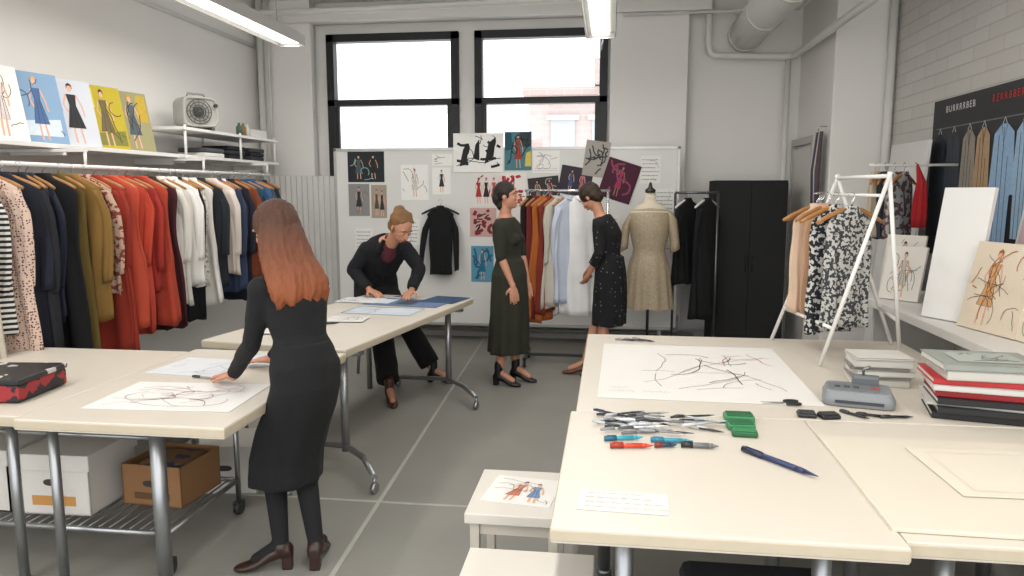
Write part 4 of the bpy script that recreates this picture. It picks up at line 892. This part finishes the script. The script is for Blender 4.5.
# --- person 1
fw,l,u=frame((-.86,.5,0))
J=dict(P=V((-1.265,2.92,.87)),C=V((-1.315,2.955,1.13)),N=V((-1.37,2.98,1.305)),H=V((-1.42,3.005,1.45)),lP=l,lC=l,hf=V((-.8,.5,-.35)),
 el=V((-1.48,2.88,.985)),wl=V((-1.66,3.04,.800)),hl=V((-.8,.5,-.12)),er=V((-1.42,3.28,1.02)),wr=V((-1.64,3.37,.800)),hr=V((-.9,.2,-.12)),curl=.35,
 kl=V((-1.47,3.00,.47)),al=V((-1.38,2.86,.11)),tl=V((-1.48,2.83,.05)),kr=V((-1.35,3.04,.47)),ar=V((-1.24,2.90,.11)),tr=V((-1.27,3.04,.05)))
def cl(J,sh,hf,hl,hu,k):
    a=MB();torso(a,J['P'],J['C'],J['N'],J['lP'],J['lC'],.010,k,top=False);sleeves(a,J,sh,.005,k,.93)
    a.cap(J['C'].lerp(J['N'],.7),J['N'].lerp(J['H'],.15),.072,.052)
    s=MB();skirt(s,[(V((-1.275,2.925,.99)),.124,.092),(V((-1.265,2.92,.90)),.146,.112),(V((-1.27,2.92,.80)),.158,.122),(V((-1.30,2.935,.70)),.162,.130),(V((-1.345,2.95,.60)),.163,.138),(V((-1.385,2.965,.48)),.163,.145),(V((-1.40,2.97,.36)),.166,.150)],J['lP'],fold=.03)
    tg=MB()
    for sd,sg in(('l',1),('r',-1)):
        K,A_=J['k'+sd],J['a'+sd];tg.cap(K,K.lerp(A_,.35),.053,.051);tg.cap(K.lerp(A_,.35),A_,.051,.034);tg.cap(A_,J['t'+sd],.033,.027);tg.cap(J['P']+J['lP']*(sg*.06)-V((0,0,.06)),K,.080,.060)
    return [('sweater',cloth('#0b0c0f',var=.2),a,.009,4,.005,11,(1,1,1),'black long-sleeved knitted sweater'),('skirt',cloth('#0a0a0c',var=.15),s,.010,3,.006,8,(1,1,.35),'black knee-length skirt'),('tights',cloth('#0f0f12'),tg,.008,3,0,1,(1,1,1),'black tights')]
def hr(H,hf,hl,hu,k):
    m=hairmat('#4a2a19',pat='grad',hex2='#8a4a26',ps=1.50,th=1.22);a=MB()
    a.ell(H+hu*.03-hf*.03,(.104,.090,.098),(hf,hl,hu),28)
    f0=V((hf.x,hf.y,0)).normalized();l0=V((0,0,1)).cross(f0);b_=H-f0*.045
    strandloft(a,[(b_+V((0,0,.05)),.084,.067),(b_-f0*.01+V((0,0,-.02)),.105,.086),(b_-f0*.04+V((0,0,-.10)),.120,.084),(b_-f0*.085+V((0,0,-.16)),.132,.080),(b_-f0*.115+V((0,0,-.21)),.140,.066),(b_-f0*.13+V((0,0,-.25)),.138,.05),(b_-f0*.135+V((0,0,-.285)),.12,.032)],l0,3)
    return[('hair',m,a,.006,.005,26,(2.6,2.6,.15))]
person('person','person in black with long auburn hair leaning on a drawing table',J,hr,cl,shoe='#2e1a12',heel=.05,k=.95,collarh=.045,thin=.72)
# --- person 2: olive dress
fw,l,u=frame((.93,-.25,0));fw2=fw
J=dict(P=V((-.82,6.08,.93)),C=V((-.84,6.09,1.22)),N=V((-.86,6.09,1.42)),H=V((-.84,6.08,1.575)),lP=l,lC=l,hf=V((.95,-.15,.05)),
 el=V((-.74,6.24,1.10)),wl=V((-.68,6.16,.86)),hl=V((.1,-.1,-1)),er=V((-.87,5.92,1.09)),wr=V((-.77,5.90,.85)),hr=V((.15,0,-1)),nr=V((-.3,1,0)),nl=V((0,-1,0)),curl=.4,
 kl=V((-.80,6.17,.50)),al=V((-.78,6.16,.12)),tl=V((-.66,6.12,.05)),kr=V((-.84,6.02,.50)),ar=V((-.90,5.99,.12)),tr=V((-.78,5.96,.05)))
def cl(J,sh,hf,hl,hu,k):
    a=MB();torso(a,J['P'],J['C'],J['N'],J['lP'],J['lC'],.014,k,top=False);sleeves(a,J,sh,.008,k,.15)
    skirt(a,[(J['P']+V((0,0,.12)),.14,.11),(J['P'],.185,.14),(J['P']-V((0,0,.15)),.19,.15),(J['P']-V((.0,0,.35)),.185,.155),(J['P']-V((.01,0,.66)),.195,.17)],J['lP'],fold=.07)
    for sg in(-1,1): a.ell(J['C']+fw2*.085+J['lC']*sg*.06,(.05,.055,.055))
    return[('dress',cloth('#25251a',var=.2),a,.009,3,.007,8,(1,1,.4),'long dark olive dress with short sleeves')]
def hr(H,hf,hl,hu,k):
    a=MB();a.ell(H+hu*.035-hf*.022,(.098,.086,.09),(hf,hl,hu),24);a.ell(H-hf*.075-hu*.01,(.055,.075,.075),(hf,hl,hu),20);a.ell(H-hf*.06-hu*.07,(.035,.06,.05),(hf,hl,hu),16)
    return[('hair',hairmat('#1a0f0a'),a,.006,.004,22,(1,1,1))]
person('person','person in a long dark olive dress standing beside the rack',J,hr,cl,vox=.0055,shoe='#0d0d0e',heel=.04,collarh=.14)
# --- person 3
fw,l,u=frame((-.80,.25,0))
J=dict(P=V((.01,6.44,.94)),C=V((-.015,6.44,1.23)),N=V((-.08,6.45,1.42)),H=V((-.17,6.47,1.56)),lP=l,lC=l,hf=V((-.75,.35,-.85)),
 el=V((-.08,6.27,1.10)),wl=V((-.17,6.36,.91)),hl=V((-.35,.4,-.75)),nl=V((-.5,.6,.3)),er=V((-.02,6.64,1.12)),wr=V((-.16,6.66,.94)),hr=V((-.5,.2,-.6)),curl=.6,
 kl=V((-.04,6.38,.50)),al=V((-.04,6.39,.11)),tl=V((-.15,6.37,.05)),kr=V((-.09,6.50,.50)),ar=V((-.20,6.44,.11)),tr=V((-.33,6.45,.05)))
def cl(J,sh,hf,hl,hu,k):
    a=MB();torso(a,J['P'],J['C'],J['N'],J['lP'],J['lC'],.016,k,top=False);sleeves(a,J,sh,.012,k,.55,.008)
    skirt(a,[(J['P']+V((0,0,.12)),.14,.115),(J['P'],.165,.13),(J['P']-V((0,0,.2)),.17,.138),(J['P']-V((.0,0,.48)),.172,.145)],J['lP'],fold=.06)
    return[('dress',cloth('#090a0e',pat='dots',hex2='#6a6a6d',ps=24,th=.16),a,.009,3,.008,8,(1,1,.4),'black loose dress with small grey dots')]
def hr(H,hf,hl,hu,k):
    a=MB();a.ell(H+hu*.035-hf*.024,(.100,.088,.092),(hf,hl,hu),24);a.ell(H-hf*.05-hu*.02,(.055,.078,.075),(hf,hl,hu),20)
    return[('hair',hairmat('#2b190c'),a,.006,.005,30,(1,1,1))]
person('person','person in a dotted black dress looking down at rack clothes',J,hr,cl,vox=.0055,k=.95,shoe='#5a3a28',heel=.03)
# --- person 4
fw,l,u=frame((.42,-.9,0));k4=1.06
J=dict(P=V((-2.03,6.25,.77)),C=V((-1.93,6.10,1.05)),N=V((-1.78,5.90,1.22)),H=V((-1.655,5.77,1.325)),lP=l,lC=l,hf=V((.66,-.50,-.62)),hup=V((.35,-.25,.9)),
 el=V((-1.58,6.04,.97)),wl=V((-1.60,5.84,.805)),hl=V((-.1,-.8,-.15)),er=V((-2.13,5.96,.96)),wr=V((-1.95,5.84,.805)),hr=V((.7,-.5,-.15)),curl=.5,
 kl=V((-1.72,6.04,.52)),al=V((-1.47,6.02,.11)),tl=V((-1.34,6.00,.05)),kr=V((-1.86,5.80,.58)),ar=V((-1.66,5.38,.11)),tr=V((-1.60,5.26,.05)))
def cl(J,sh,hf,hl,hu,k):
    a=MB();torso(a,J['P']+V((0,0,.03)),J['C'],J['N'],J['lP'],J['lC'],.026,k,top=False);sleeves(a,J,sh,.015,k,.9)
    f_=J['lC'].cross(V((0,0,1))).normalized();f_=-f_ if f_.dot(V((.42,-.9,0)))<0 else f_
    lp=MB()
    for sg in(-1,1): lp.tube([J['N']+J['lC']*sg*.06+f_*.03,J['C'].lerp(J['N'],.5)+J['lC']*sg*.085+f_*.13,J['C']+J['lC']*sg*.06+f_*.15,J['P'].lerp(J['C'],.6)+J['lC']*sg*.03+f_*.14],[.018,.022,.018,.01],8)
    p=MB();legs_cl(p,J,.016,k,.10,.03);p.ell(J['P']-V((0,0,.02)),(.20,.16,.15),(J['lP'],J['lP'].cross(V((0,0,1))),V((0,0,1))),24)
    s=MB();s.ell(J['C'].lerp(J['N'],.55)+f_*.085,(.075,.06,.12))
    return[('jacket',cloth('#0b0d14',var=.2),a,.009,4,.008,9,(1,1,1),'open dark navy jacket with long sleeves'),('lapel',cloth('#07080c'),lp,.007,2,0,9,(1,1,1),None),('trousers',cloth('#0b0b0d'),p,.010,3,.008,9,(1,1,.5),'wide black trousers'),('shirt',cloth('#4a1824'),s,.008,2,.004,20,(1,1,1),'dark red top under the jacket')]
def hr(H,hf,hl,hu,k):
    a=MB();a.ell(H+hu*.050-hf*.036,(.096,.090,.090),(hf,hl,hu),24);a.ell(H-hf*.06-hu*.01,(.055,.086,.075),(hf,hl,hu),20);a.ell(H+hu*.095-hf*.095,(.050,.052,.046),(hf,hl,hu),18)
    for q in range(9):
        an=-.9+q*.22;a.tube([H+hl*(.078*math.sin(an))+hu*(.045+.055*math.cos(an))+hf*.05,H+hl*(.07*math.sin(an))+hu*.128-hf*.02,H+hl*(.03*math.sin(an))+hu*.11-hf*.09],[.006,.009,.006],6)
    for sg in(-1,1):a.cap(H+hl*sg*.080+hu*.01+hf*.01,H+hl*sg*.083-hu*.05+hf*.02,.009,.004)
    return[('hair',hairmat('#7a5630'),a,.0055,.004,30,(1,1,1))]
person('person','person with blonde bun and dark jacket drawing at the long table',J,hr,cl,vox=.0055,k=k4,shoe='#3f2416',shoe2='#101012',heel=.03,collarh=.14)
pen('dark pencil held over the drawing',(-1.62,5.76),(-1.70,5.66),'#222222','#333333',.004,'pencil',z=.775)
t=thing('stool','round wooden stool behind the long table','stool',(-2.08,6.34,0))
obj('seat',MB().lathe([(.001,.58),(.16,.58),(.165,.6),(.16,.615),(.001,.615)]),wood,parent=t)
for kx in range(4):
    a=kx*PI/2+.7;obj('leg',MB().cyl((.12*math.cos(a),.12*math.sin(a),.59),(.17*math.cos(a),.17*math.sin(a),0),.014),steel,parent=t)
